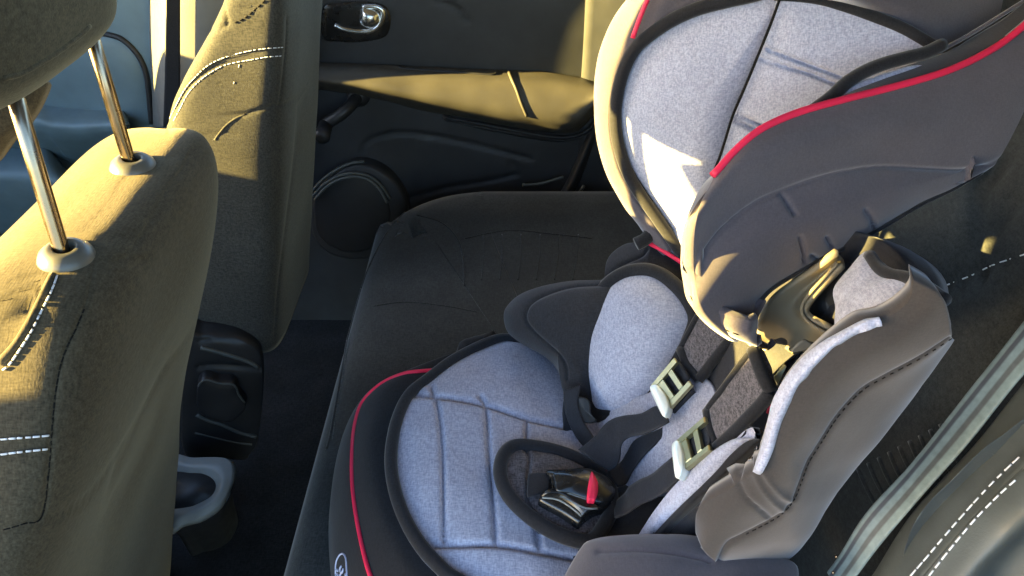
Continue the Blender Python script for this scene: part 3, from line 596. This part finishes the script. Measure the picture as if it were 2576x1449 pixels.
# ================================================================== REAR BENCH
rb = tag(empty('rear_bench_seat', (.05, .6, 0)), 'dark cloth rear bench under the child seat with white seam stitching', 'rear seat')
def rr_loop(x0, x1, y0, y1, r_, z, n=24, ins=0.0):
    x0 += ins; x1 -= ins; y0 += ins; y1 -= ins; r_ = max(r_ - ins, .01); out = []
    for cx, cy, a0 in ((x1 - r_, y1 - r_, 0), (x0 + r_, y1 - r_, 90), (x0 + r_, y0 + r_, 180), (x1 - r_, y0 + r_, 270)):
        for k in range(n):
            a = R(a0 + 90 * k / (n - 1)); out.append(np.array((cx + r_ * math.cos(a), cy + r_ * math.sin(a), z)))
    return np.array(out)
def densify(L, k): return even(L, k, True)
bl = []
for ins, z in ((.05, .10), (.03, .16), (.012, .24), (.004, .30), (0, .335), (.004, .352), (.012, .366), (.026, .374), (.045, .377), (.075, .3765), (.11, .374)):
    bl.append(densify(rr_loop(-.238, .42, -.12, 1.235, .20, z, ins=ins), 320))
for k in (.8, .6, .4, .2):
    c = np.array((.09, .56, .372)); bl.append(c + (bl[10] - c) * k)
cush = rings('cushion', bl, M['bench'], rb)
stitches('stitching', drape(G((836,1105),(846,1040),(858,970),(872,890),(884,830)), cush, .001), M['leather'], rb, .006, .002, .0007)
tube('seam', drape(G((822,1130),(832,1090),(846,1010),(862,920),(882,820),(908,730),(938,650),(985,570),(1045,515),(1120,483),(1210,470)), cush, .0004), .0016, M['bench'], rb)
for ln in (G((1045,540),(1110,560),(1150,600),(1165,650),(1168,720)), G((940,770),(1020,760),(1120,770),(1200,785)), G((1170,600),(1280,580),(1400,590),(1490,600))):
    tube('seam', drape(ln, cush, .0002), .0013, M['bench'], rb)
for k in range(6):                                        # woven ribs of the middle panel
    x0 = 1215 + k * 48
    tube('rib', drape(G((x0, 590), (x0 + 2 - k, 640), (x0 - 4 - 2 * k, 705)), cush, -.0006), .0011, M['bench'], rb)
# backrest: reclined cushion, plus the bulging side bolster towards the open door
def back(y, z, o=0): return np.array((.275 + .33 * (z - .38) - o, y, z))
rows = []
for z in np.linspace(.33, 1.0, 9):
    rows.append([back(y, z, .012 * math.sin(math.pi * min(max((y + .1) / 1.35, 0), 1)) + .01 * math.sin(math.pi * (z - .33) / .67)) for y in np.linspace(-.12, 1.27, 12)])
bseam = [G((2576,640),(2500,668),(2450,693),(2400,712),(2350,732)), Cc((2213,750),(2100,850),(2010,980),(1975,1080),(1990,1160),(2050,1130),(2130,1080),(2213,1000)), F((1080,150),(1120,200),(1170,300),(1340,300),(1500,520))]
backr = loft('backrest', rows, M['bench'], rb, nu=150, nv=80, thick=.09, grooves=bseam, gw=7, gd=.006, bumpy=.002, bsc=14)
stitches('stitching', drape(G((2600,632),(2500,666),(2450,690),(2400,710),(2352,728)), backr, .0012), M['thread'], rb, .005, .004, .0006)
for k in range(9):
    x0 = 2160 + k * 26; tube('rib', drape(G((x0, 1180 - k * 14), (x0 + 22, 1230 - k * 14), (x0 + 60, 1300 - k * 14)), backr, -.0008), .0022, M['bench'], rb)
s0 = LD([(2135,1520,.64),(2180,1462,.622),(2322,1270,.605),(2460,1105,.585),(2595,940,.565),(2760,735,.54)])
s0 = lift(s0, .062)
s1 = LD([(2190,1510,0.554),(2240,1440,0.544),(2365,1310,0.529),(2480,1180,0.514),(2600,1040,0.494),(2760,850,0.474)])
s2 = LD([(2240,1510,.525),(2292,1449,.52),(2407,1313,.508),(2493,1219,.496),(2585,1130,.482),(2760,950,.46)])
s1 = lift([(a + b) / 2 for a, b in zip(s0, s2)], .006)
s3 = LD([(2268,1515,.515),(2314,1449,.51),(2430,1311,.498),(2504,1232,.487),(2585,1155,.475),(2760,980,.455)])
s4 = LD([(2292,1520,.51),(2338,1449,.505),(2450,1309,.493),(2514,1245,.483),(2585,1180,.471),(2760,1010,.45)])
s5 = LD([(2400,1550,.49),(2440,1449,.485),(2530,1350,.475),(2600,1280,.462),(2660,1230,.455),(2800,1120,.44)])
s6 = LD([(2470,1580,.50),(2510,1449,.495),(2580,1370,.485),(2650,1310,.475),(2700,1270,.468),(2840,1170,.45)])
s7 = LD([(2560,1620,.49),(2600,1480,.485),(2660,1400,.475),(2720,1350,.465),(2780,1310,.46),(2900,1220,.445)])
bol = loft('side_bolster', [lift(s0, -.05), lift(s0, -.006), s0, s1, s2, s3, s4, s5, s6, s7], M['leather'], rb, nu=90, nv=90, thick=.05,
           grooves=[K4((780,1449),(890,1310),(1050,1125),(1225,940),(1395,780))], gw=5, gd=.003, bumpy=.003, bsc=12)
for ln in (K4((725,1449),(830,1328),(1000,1128),(1200,908),(1400,715)), K4((835,1449),(950,1302),(1100,1122),(1250,968),(1400,835))):
    stitches('stitching', drape(ln, bol, .0006), M['thread'], rb, .0055, .002, .00062)
# belt lying in front of the backrest
sb = tag(empty('seat_belt', tuple(at(2200, 1350, .58))), 'striped grey-green seat belt running up in front of the rear backrest beside the child seat', 'seat belt', 'seat belts')
bL = LD([(2080,1440,.615),(2108,1400,.61),(2180,1290,.60),(2305,1155,.588),(2430,990,.572),(2530,862,.555),(2620,750,.54),(2740,600,.52)])
bL = lift(bL, .032)
bR = LD([(2120,1495,.60),(2150,1449,.595),(2218,1362,.588),(2309,1257,.575),(2440,1105,.558),(2560,955,.543),(2660,850,.53),(2800,690,.51)])
bR = lift(bR, .032)
loft('webbing', [bL, [(a + b) / 2 for a, b in zip(bL, bR)], bR], M['belt'], sb, nu=80, nv=14, thick=.002, bumpy=.0025, bsc=18)
for q in ((2104, 1400), (2096, 1440)):
    c = at(q[0], q[1], .57); V, Fc = tubegeo([c, c + (CAM - c) * .012], .0012, False, 8); mk('rivet', V, Fc, M['chrome'], sb)

# ================================================================== FRONT SEATS
def superloop(xr, T, yc, hw, z, n=140, ex=5.0):
    out = []
    for a in np.linspace(0, 2 * math.pi, n, endpoint=False):
        c, s = math.cos(a), math.sin(a)
        out.append(np.array((xr - T / 2 + T / 2 * np.sign(c) * abs(c) ** (2 / ex), yc + hw * np.sign(s) * abs(s) ** (2 / ex), z)))
    return np.array(out)
def seatback(name, levels, mat, parent, bumpy=.003, grooves=(), nl=130, ex=4.0, gw=5, gd=.0028, dents=()):
    Lv = cr(np.array(levels, float), nl)                    # z, xr, T, yc, hw
    P = np.array([superloop(l[1], max(l[2], .004), l[3], max(l[4], .004), l[0], 240, ex) for l in Lv])
    c = P.mean(1, keepdims=True); N = P - c; N /= np.maximum(np.linalg.norm(N, axis=-1, keepdims=True), 1e-9)
    P = rough(P, N, bumpy, 11, 5)
    if grooves: P = press(P, N, grooves, gw, gd)
    for ln, w_, d_ in dents: P = press(P, N, [ln], w_, d_)
    return rings(name, list(P), mat, parent)
ns = tag(empty('front_seat', (-.40, .50, 0)), 'nearer front seat with cloth browned for warm bounce light and its headrest raised on two bare posts', 'car seat', 'front seats')
xr_n = lambda z: -.293 - .31 * (.72 - z)
lev = [(.02, xr_n(.02), .15, .477, .222), (.20, xr_n(.2), .16, .477, .226), (.40, xr_n(.4), .155, .477, .227), (.52, xr_n(.52) + .010, .155, .481, .222), (.60, xr_n(.60) + .017, .15, .497, .204), (.65, xr_n(.65) + .019, .145, .512, .189), (.69, xr_n(.69) + .016, .137, .530, .172), (.718, xr_n(.715) + .010, .126, .540, .158), (.735, xr_n(.73) - .002, .104, .548, .142), (.743, xr_n(.74) - .02, .066, .552, .112), (.745, xr_n(.74) - .04, .02, .552, .07)]
ng = [G((482,385),(462,425),(440,455),(408,510),(380,560),(352,606),(332,640),(300,662),(240,672),(228,720),(212,778),(190,830),(168,875),(150,930),(138,1000),(130,1090),(122,1190),(105,1300),(60,1318),(0,1336)),
      Dd((0,1245),(120,1210),(185,1195),(260,1180),(340,1140),(420,1060),(500,950),(560,850),(640,720),(720,570),(800,440),(870,330)), Dd((440,1449),(455,1300),(480,1150),(500,1020),(520,930)), Dd((455,1449),(475,1300),(497,1150),(518,1020),(530,930))]
nback = seatback('backrest', lev, M['seat'], ns, grooves=ng, ex=4.6,
    dents=[(G((322,428),(332,428)), 55, .010), (G((165,646),(178,646)), 65, .012), (G((395,398),(440,392)), 12, .003), (G((250,600),(335,606)), 16, .004), (G((60,705),(72,760),(60,800)), 9, .005), (G((88,700),(100,740),(95,790)), 8, .005),
           (G((20,760),(40,800),(30,850)), 9, .004), (G((398,318),(415,345)), 7, .003), (G((430,316),(425,345)), 7, .003), (G((300,655),(360,660)), 10, .004), (G((420,900),(400,1050),(340,1200),(250,1330)), 26, .004), (G((300,1150),(285,1250),(270,1449)), 7, .003)])
stitches('seam_stitching', drape(G((212,778),(190,830),(168,875),(150,930),(138,1000),(130,1090),(122,1190),(105,1300),(60,1318),(0,1336)), nback, .0002), M['dthread'], ns, .004, .0012, .0006)
for ln in (Dd((-60,842),(0,835),(60,830),(130,825),(232,816)), Dd((-60,910),(0,903),(60,895),(130,887),(225,877)), Dd((258,95),(230,170),(180,270),(140,350),(90,430),(40,500),(0,530))):
    stitches('stitching', drape(ln, nback, .0012), M['thread'], ns, .0036, .0014, .00075)
tube('piping', drape(Dd((240,95),(205,170),(160,265),(115,345),(65,420),(0,490)), nback, -.0005), .0032, M['seat'], ns)
# guide collars, posts and headrest
def lathe(name, base, axis, prof, mat, parent, n=40):
    axis = np.array(axis, float); axis /= np.linalg.norm(axis); u = np.cross(axis, (0, 1, 0.01)); u /= np.linalg.norm(u); w = np.cross(axis, u)
    loops = [[np.asarray(base) + axis * z + r * (u * math.cos(a) + w * math.sin(a)) for a in np.linspace(0, 2 * math.pi, n, endpoint=False)] for r, z in prof]
    return rings(name, loops, mat, parent)
for (bx, by, bd), (tx, ty, td) in (((328, 408, .655), (222, 60, .598)), ((158, 634, .543), (22, 190, .498))):
    b_ = at(bx, by, bd); t_ = at(tx, ty, td); ax = t_ - b_; ax /= np.linalg.norm(ax)
    cb = drape([(bx, by + 8), (bx, by + 9)], nback, 0, 2); cb = cb[0] if cb else b_
    b_ = cb + (b_ - cb) * 0
    lathe('post_collar', b_ + np.array((.002, 0, -.005)), (.12, -.05, 1), [(.0175, -.006), (.0195, 0), (.0195, .003), (.0175, .008), (.013, .012), (.0088, .0132), (.0072, .012), (.0068, .004)], M['collar'], ns)
    V, Fc = tubegeo([b_ - ax * .03, b_, (b_ + t_) / 2, t_ + ax * .06], .0056, False, 24); mk('headrest_post', V, Fc, M['chrome'], ns)
hl = []
hcx, hcy = -.352, .513
for z, tx, ty, cy in ((.852, .012, .05, .513), (.857, .035, .08, .513), (.867, .05, .097, .513), (.88, .060, .110, .507), (.905, .066, .124, .495), (.928, .066, .134, .485), (.95, .066, .136, .484), (1.0, .062, .136, .484), (1.04, .05, .12, .484), (1.065, .03, .08, .484), (1.07, .01, .05, .484)):
    hl.append(superloop(hcx + tx, 2 * tx, cy, ty, z, 100, 3.2))
hl = list(cr(np.array(hl), 40)); hr = rings('headrest', hl, M['seat'], ns)
tube('headrest_seam', drape(A((10,392),(100,372),(200,318),(300,255),(400,178),(450,130)), hr, -.0004), .0018, M['seat'], hr)
pillow('headrest_front', LD([(-40,150,.555),(60,190,.555),(88,200,.556),(78,235,.557),(58,275,.558),(30,315,.56),(0,345,.562),(-60,400,.562)]), M['seat'], ns, h=.01, t=.02, p=2.5, nr=16, nseg=80)

fs = tag(empty('front_seat', (-.42, 1.04, 0)), 'farther front seat with sunlit yellowish side, grey back edge and a recliner knob below', 'car seat', 'front seats')
xr_f = lambda z: -.267 - .2 * (.751 - z)
flev = [(.27, xr_f(.27), .16, 1.012, .130), (.45, xr_f(.45), .16, 1.012, .132), (.60, xr_f(.6), .162, 1.012, .133), (.66, xr_f(.66), .152, 1.012, .133), (.70, xr_f(.70), .133, 1.012, .133), (.75, xr_f(.75), .103, 1.012, .132), (.803, xr_f(.803) - .002, .074, 1.012, .126), (.85, xr_f(.85) - .012, .05, 1.012, .10), (.87, xr_f(.87) - .03, .02, 1.012, .06)]
fg = [K1((720,1135),(800,1040),(880,970),(965,930),(1100,890),(1230,860),(1300,840),(1440,780)), K1((1300,150),(1295,300),(1285,460),(1260,700),(1240,850)), K1((340,1000),(400,880),(480,740),(560,650),(680,560),(820,490),(1000,440),(1150,410),(1275,400)),
      K1((620,290),(680,250),(760,235),(830,200)), K1((790,50),(805,120),(820,180)), K1((960,0),(955,60),(960,100),(1030,40),(1090,0)), G((752,260),(740,400),(720,560),(700,720),(690,850))]
fback = seatback('backrest', flev, M['seat_far'], fs, grooves=fg, gw=3.5, gd=.0025, ex=6.5)
for ln in (K1((340,985),(400,860),(470,730),(550,635),(660,535),(800,468),(1000,415),(1150,395),(1278,385)), K1((380,985),(430,890),(500,760),(590,660),(700,580),(820,525),(1000,490),(1150,465),(1270,455))):
    stitches('stitching', drape(ln, fback, .0003), M['thread'], fs, .004, .0018, .0006)
stitches('stitching', drape(K1((880,185),(960,145),(1040,80),(1130,0)), fback, .0003), M['dthread'], fs, .004, .003, .0009)
stitches('thread_end', drape(K1((915,525),(905,575),(870,680),(862,760)), fback, .0002), M['thread'], fs, .004, .02, .0005)
tube('piping', drape(K1((715,1140),(790,1040),(870,975),(965,930)), fback, -.0006), .0014, M['seat_far'], fs)
# plastic side trim with the recliner knob
td = plane_d([(580, 900, 1.135), (580, 1130, 1.245), (500, 1000, 1.17), (660, 1000, 1.20)])
tr = pillow('side_trim', LP(K2((40,300),(120,285),(210,285),(310,300),(395,352),(412,440),(415,560),(392,780),(352,855),(322,882),(200,872),(40,860),(20,600)), td), M['dark'], fs, h=.004, t=.05, p=6, nr=30,
            grooves=[K2((110,300),(200,285),(300,300)), K2((100,430),(200,420),(400,440))], gw=5, gd=.005)
for ln, rr in ((K2((112,333),(200,355),(300,385),(360,408),(392,432)), .0035), (K2((92,660),(150,688),(220,710),(300,745),(382,768)), .0035), (K2((85,748),(180,772),(280,795),(362,806)), .002)):
    tube('trim_ridge_highlight', LP(ln, td, -.004), rr, M['leather'], tr)  # ridges in a lighter colour that paints their highlights
kl = K2((100,520),(125,492),(160,492),(200,505),(262,508),(285,525),(295,560),(330,605),(325,640),(285,675),(250,695),(180,690),(125,665),(98,630),(92,575))
kn = pillow('recliner_knob', LP(kl, td, -.03), M['dark'], fs, h=.003, t=.03, p=5, nr=14)
tube('knob_edge_highlight', LP(K2((100,520),(125,494),(160,494),(205,508),(262,511),(285,528),(297,562),(328,602)), td, -.031), .0016, M['leather'], kn)  # lighter tube painting a highlight along the knob's upper edge

# ================================================================== CONSOLE with cup holder
cc = tag(empty('centre_console', tuple(at(500, 1280, 1.15))), 'dark floor console with a pale round-ended cup holder behind the front seats', 'console')
cd = plane_d([(540, 1150, 1.16), (480, 1290, 1.10), (580, 1200, 1.13)])
ou = K2((-60,872),(75,870),(190,868),(245,880),(266,925),(256,1000),(205,1098),(120,1160),(45,1185),(-60,1200)); inn = K2((-50,945),(70,946),(125,950),(172,976),(186,1012),(165,1056),(110,1090),(50,1112),(-50,1115),(-55,1040))
loft('cup_holder', [even(LP(ou, cd), 60, True)[list(range(60)) + [0]], even(LP(ou, cd, -.008), 60, True)[list(range(60)) + [0]] * .45 + even(LP(inn, cd, -.008), 60, True)[list(range(60)) + [0]] * .55, even(LP(inn, cd), 60, True)[list(range(60)) + [0]]], M['cream'], cc, nu=120, nv=20, thick=.02)
ip = even(LP(inn, cd), 60, True); dn = (cd(480, 1250)) * 0 + np.array((-.01, .03, -.07))
rings('cup_well', [ip, ip + dn * .3, ip + dn * .6, (ip + dn - (ip + dn).mean(0)) * .85 + (ip + dn).mean(0)], M['dark'], cc)
tube('cup_well_rim', LP(K2((60,1075),(100,1055),(140,1050),(165,1055)), cd, .02), .002, M['cream'], cc)
bp_ = even(LP(ou, cd, .012), 80, True); bc_ = bp_.mean(0); sc_ = lambda k, v: (bp_ - bc_) * k + bc_ + np.array(v)
rings('console_body', [bp_, sc_(.96, (.004, 0, -.012)), sc_(.82, (-.006, .01, -.05)), sc_(.75, (-.012, .02, -.14))], M['dark'], cc)

# ================================================================== DOORS
YD = 1.30
rd = tag(empty('rear_door', (0, YD, 0)), 'dark rear door panel with window crank, chrome pull handle and round speaker', 'car door', 'car doors')
dY = lambda pts, y=YD: LY(pts, y)
dp = [[np.array((x, YD + .02 * max(0, (z - .62) / .3) ** 2 * 3, z)) for x in np.linspace(-.56, .34, 12)] for z in np.linspace(-.02, .80, 14)]
dgr = [B((290,770),(300,735),(330,705),(400,682),(500,670),(600,680),(700,695),(900,740),(1130,800)), B((1040,820),(1062,850),(1058,885)), B((505,1005),(700,950),(900,915),(1072,880)), B((640,0),(760,40),(820,110))]
dpan = loft('panel', dp, M['door'], rd, nu=140, nv=160, thick=.05, grooves=dgr, gw=4, gd=.006, bumpy=.0015, bsc=10)
# arm rest: top edge on the door, outer edge stands proud, under side returns
a0 = dY(B((60,312),(250,320),(400,326),(600,335),(800,345),(1000,352),(1200,362),(1400,392),(1500,425)), YD - .004)
a1 = dY(B((60,350),(250,362),(400,372),(600,388),(800,402),(1000,415),(1200,425),(1400,440),(1492,450)), YD - .045)
a2 = dY(B((60,400),(250,425),(400,450),(600,492),(800,525),(1000,560),(1120,582),(1350,600),(1480,500)), YD - .062)
a3 = dY(B((60,430),(250,455),(400,485),(600,530),(800,570),(1000,605),(1150,625),(1350,640),(1490,520)), YD - .045)
a4 = dY(B((60,450),(250,480),(400,510),(600,560),(800,600),(1000,640),(1150,660),(1360,668),(1500,540)), YD + .004)
arm = loft('arm_rest', [a0, a1, a2, a3, a4], M['doorpad'], rd, nu=120, nv=40, thick=.02, bumpy=.001, bsc=20)
tube('joint_strip', drape(B((1022,350),(1040,395),(1065,450),(1090,520),(1118,585)), arm, .0006), .003, M['doorpad'], arm)
tube('slot_rim', drape(B((482,322),(484,342),(600,352),(750,362),(900,374),(955,376),(962,362)), arm, .0006), .0022, M['dark'], arm)
loft('pull_pocket', [dY(B((700,575),(800,590),(1000,625),(1180,655),(1320,668),(1420,630),(1488,500)), YD - .002), dY(B((720,592),(820,612),(1000,645),(1180,680),(1330,690),(1440,640),(1492,490)), YD - .018), dY(B((720,612),(820,635),(1000,672),(1180,705),(1330,712),(1455,655),(1500,500)), YD - .002)], M['door'], rd, nu=60, nv=16, thick=.01)
hb = dY(B((90,40),(150,18),(250,8),(350,14),(410,40),(432,95),(420,165),(380,195),(280,212),(170,210),(90,190)), YD)
bez = pillow('handle_bezel', hb, M['gloss'], rd, h=.004, t=.02, p=6, nr=14)
tube('bezel_rim', dY(B((150,125),(190,145),(250,157),(310,158),(355,145),(385,110),(395,70),(385,45),(350,32),(290,35)), YD - .006), .0045, M['silver'], bez)
pillow('handle_cup', dY(B((140,45),(200,35),(290,38),(350,60),(360,110),(310,145),(220,142),(150,120)), YD - .004), M['gloss'], bez, h=-.012, t=.003, nr=10)
pillow('door_handle', dY(B((290,40),(340,45),(372,70),(378,110),(350,138),(305,138),(275,115),(275,75)), YD - .008), M['silver'], rd, h=.010, t=.008, p=2.4, nr=14)
# window crank
ck = atY(*B((270,478))[0], YD); kb = atY(*B((100,640))[0], YD - .06)
arm_pts = [ck + np.array((0, -.012, 0)), ck * .75 + kb * .25 + np.array((0, -.024, 0)), ck * .4 + kb * .6 + np.array((0, -.012, 0)), kb + np.array((0, .012, .002))]
crk = tube('window_crank', arm_pts, .011, M['dark'], rd, seg=14)
lathe('crank_hub', ck + np.array((0, .004, 0)), (0, -1, 0), [(.022, -.01), (.021, .008), (.017, .018), (.010, .022)], M['dark'], crk)
lathe('crank_knob', kb + np.array((0, .016, 0)), (0, -1, -.1), [(.010, 0), (.0125, .006), (.0125, .03), (.014, .034), (.0145, .044), (.012, .050), (.006, .052)], M['dark'], crk)
# speaker
sh = pillow('speaker', dY(B((36,985),(80,935),(150,880),(240,835),(330,840),(420,890),(480,960),(512,1040),(505,1130),(470,1210),(400,1270),(300,1300),(180,1295),(90,1250),(40,1170),(30,1080)), YD - .03), M['door'], rd, h=.004, t=.05, p=8, nr=20)
pillow('speaker_grille', dY(B((50,1010),(100,950),(170,905),(250,885),(320,900),(380,950),(420,1030),(428,1110),(400,1190),(340,1245),(260,1268),(180,1262),(110,1225),(60,1160),(48,1080)), YD - .036), M['dark'], sh, h=.006, t=.01, p=2.4, nr=16)
for ln, yy in ((B((40,985),(100,925),(170,885),(245,872),(320,885),(380,930),(430,1000)), YD - .04), (B((50,1005),(105,945),(170,905),(250,888),(320,903),(375,950),(415,1020)), YD - .044), (B((30,970),(90,905),(160,855),(230,822),(300,812)), YD - .03)):
    tube('speaker_rim_highlight', dY(ln, yy), .0028, M['leather'], sh)  # lighter tubes standing for highlights around the speaker rings
# door edge, and highlights painted along the sill
loft('door_edge', [dY(B((1478,470),(1440,600),(1390,740),(1330,880),(1285,965)), YD - .004), dY(B((1500,500),(1465,620),(1415,755),(1355,895),(1310,985)), YD - .02), dY(B((1520,520),(1490,640),(1445,780),(1390,915),(1345,1000)), YD - .004)], M['dark'], rd, nu=30, nv=10, thick=.01)
for ln in (B((1095,930),(1180,925),(1250,905),(1300,890)), B((1362,995),(1385,965),(1405,935))):
    tube('sill_highlight', dY(ln, YD - .03), .003, M['leather'], rd)  # lighter lines painted as highlights on the sill and door edge

# rear quarter trim between the door and the bench
qt = tag(empty('rear_quarter_trim', (.3, YD, .2)), 'dark rear pillar trim with a yellow sun patch, between the far door and the child headrest', 'pillar trim')
loft('trim', [[np.array((x, YD - .005 - .22 * (x - .125), z)) for x in np.linspace(.125, .62, 8)] for z in np.linspace(.30, .95, 8)], M['door'], qt, nu=40, nv=40, thick=.03, bumpy=.001, bsc=14)
loft('wheel_arch', [[np.array((.10 + .1 * t, YD - .02, .04)), np.array((.16 + .1 * t, YD - .03, .24)), np.array((.24 + .1 * t, YD - .03, .38)), np.array((.34 + .1 * t, YD - .025, .5))] for t in np.linspace(0, 4, 5)], M['carpet'], qt, nu=20, nv=20, thick=.02)

# front door
fd = tag(empty('front_door', (-.9, YD, 0)), 'grey front door panel, tinted blue for sky light, with arm rest seen behind the headrest posts', 'car door', 'car doors')
YF = 1.32
fY = lambda pts, o=0: LY(pts, YF - o)
fp = [[np.array((x, YF, z)) for x in np.linspace(-1.5, -.50, 10)] for z in np.linspace(-.02, .86, 10)]
loft('panel', fp, M['teal'], fd, nu=80, nv=80, thick=.05, bumpy=.002, bsc=6)
pillow('insert', fY(A((-200,120),(200,100),(450,150),(540,165),(620,200),(690,270),(730,360),(748,480),(758,620),(600,640),(300,660),(-200,640)), .0), M['teal'], fd, h=.012, t=.02, p=8, nr=30, nseg=200)
tube('insert_gap', fY(A((440,132),(500,165),(560,178),(620,202),(690,272),(732,360),(750,480),(762,620)), .002), .005, M['dark'], fd)
loft('arm_rest', [fY(A((-250,520),(0,520),(168,518),(250,528),(350,540),(450,548),(620,560)), .01), fY(A((-250,600),(0,600),(175,605),(260,628),(350,634),(450,632),(620,625)), .07), fY(A((-250,650),(0,650),(195,650),(260,662),(350,668),(450,662),(620,650)), .07), fY(A((-250,780),(0,780),(300,800),(360,820),(420,810),(500,800),(640,790)), .01)], M['teal'], fd, nu=60, nv=40, thick=.02, bumpy=.001)
loft('door_pocket', [fY(A((-250,730),(0,740),(120,738),(230,742),(330,850),(380,900)), .03), fY(A((-250,880),(0,885),(120,890),(230,900),(320,925),(380,935)), .10), fY(A((-250,930),(0,935),(120,945),(230,950),(320,950),(380,945)), .10), fY(A((-250,1200),(0,1180),(120,1170),(230,1150),(320,1120),(380,1100)), .06)], M['teal'], fd, nu=50, nv=30, thick=.02)
# pillar between the doors and its belt
pl = tag(empty('door_pillar', (-.45, 1.28, 0)), 'pale sunlit door pillar behind the farther front seat', 'pillar trim')
loft('pillar_trim', [fY(A((750,-800),(750,0),(752,200),(756,300),(760,365),(765,480),(770,640)), .005), fY(A((850,-800),(850,0),(850,200),(850,300),(850,365),(855,480),(860,640)), .10), fY(A((1000,-800),(1000,0),(1000,200),(1000,300),(1000,365),(1000,480),(1000,640)), .118), fY(A((1250,-800),(1250,0),(1250,200),(1250,300),(1250,365),(1250,480),(1250,640)), .108)], M['trim'], pl, nu=50, nv=30, thick=.03)
fb = tag(empty('seat_belt', (-.52, 1.24, .4)), 'black seat belt hanging straight down in front of the sunlit door pillar', 'seat belt', 'seat belts')
loft('webbing', [LY(A((838,-800),(838,0),(836,100),(834,200),(832,300),(830,400),(826,520),(822,640)), 1.19), LY(A((905,-800),(905,0),(905,100),(905,200),(905,300),(905,400),(902,520),(900,640)), 1.197)], M['webbing'], fb, nu=40, nv=8, thick=.002)

# ================================================================== SHELL OF THE CAR: floor, unseen roof and added sun blockers
fl = box('floor', (-1.7, -.35, -.06), (.7, 1.45, 0.0), M['carpet'], bev=0); tag(fl, kind='structure')
rf = box('ceiling', (-.95, -.16, 1.24), (1.1, 1.36, 1.28), M['headliner'], bev=.01); tag(rf, kind='structure')  # roof out of view, built for the shade it casts

pv = []
for x, z, y1 in ((-.60, 1.30, .435), (-1.1, 1.02, .188), (-1.8, .63, .188)):
    pv += [np.array((x, -.13, z + .02)), np.array((x, y1, z + .02)), np.array((x, y1, z - .02)), np.array((x, -.13, z - .02))]
ap = mk('pillar_sun_blocker', pv, [(0,1,2,3)] + [(4*k+a, 4*k+(a+1)%4, 4*k+4+(a+1)%4, 4*k+4+a) for k in (0,1) for a in range(4)] + [(11,10,9,8)], M['dark'], smooth=False); tag(ap, kind='structure')  # unseen pillar, widened and kinked to keep sun off child seat and backrest
dc = box('sun_blocker', (-1.74, 1.195, -.02), (-1.21, 1.32, 1.15), M['dark'], bev=.01); tag(dc, kind='structure')  # added unseen block that keeps the sun off the front door
db = box('sun_blocker', (-1.75, -.1, -.02), (-1.2, 1.12, .80), M['dark'], bev=.03); tag(db, kind='structure')  # unseen dashboard block, added to cut off the low sun
# ------------------------------------------------------------------ light
SUN = np.array((1.0, .18, -.25)); SUN /= np.linalg.norm(SUN)
w = bpy.data.worlds.new('World'); S.world = w; w.use_nodes = True
nt = w.node_tree; sky = nt.nodes.new('ShaderNodeTexSky'); sky.sky_type = 'NISHITA'; sky.sun_disc = False; sky.ozone_density = 2.5
sky.sun_elevation = math.asin(-SUN[2]); sky.sun_rotation = math.atan2(-SUN[0], -SUN[1])
bg = nt.nodes['Background']; nt.links.new(sky.outputs[0], bg.inputs[0]); bg.inputs[1].default_value = .078
sl = bpy.data.lights.new('sun', 'SUN'); sl.energy = 5; sl.angle = R(.5); sl.color = (1, .72, .21)
so = bpy.data.objects.new('sun', sl); COL.objects.link(so); so.rotation_euler = Vector(SUN).to_track_quat('-Z', 'Y').to_euler()
vs = S.view_settings; vs.view_transform = 'Standard'; vs.look = 'None'; vs.gamma = 1; vs.use_curve_mapping = False; vs.exposure = 4.1
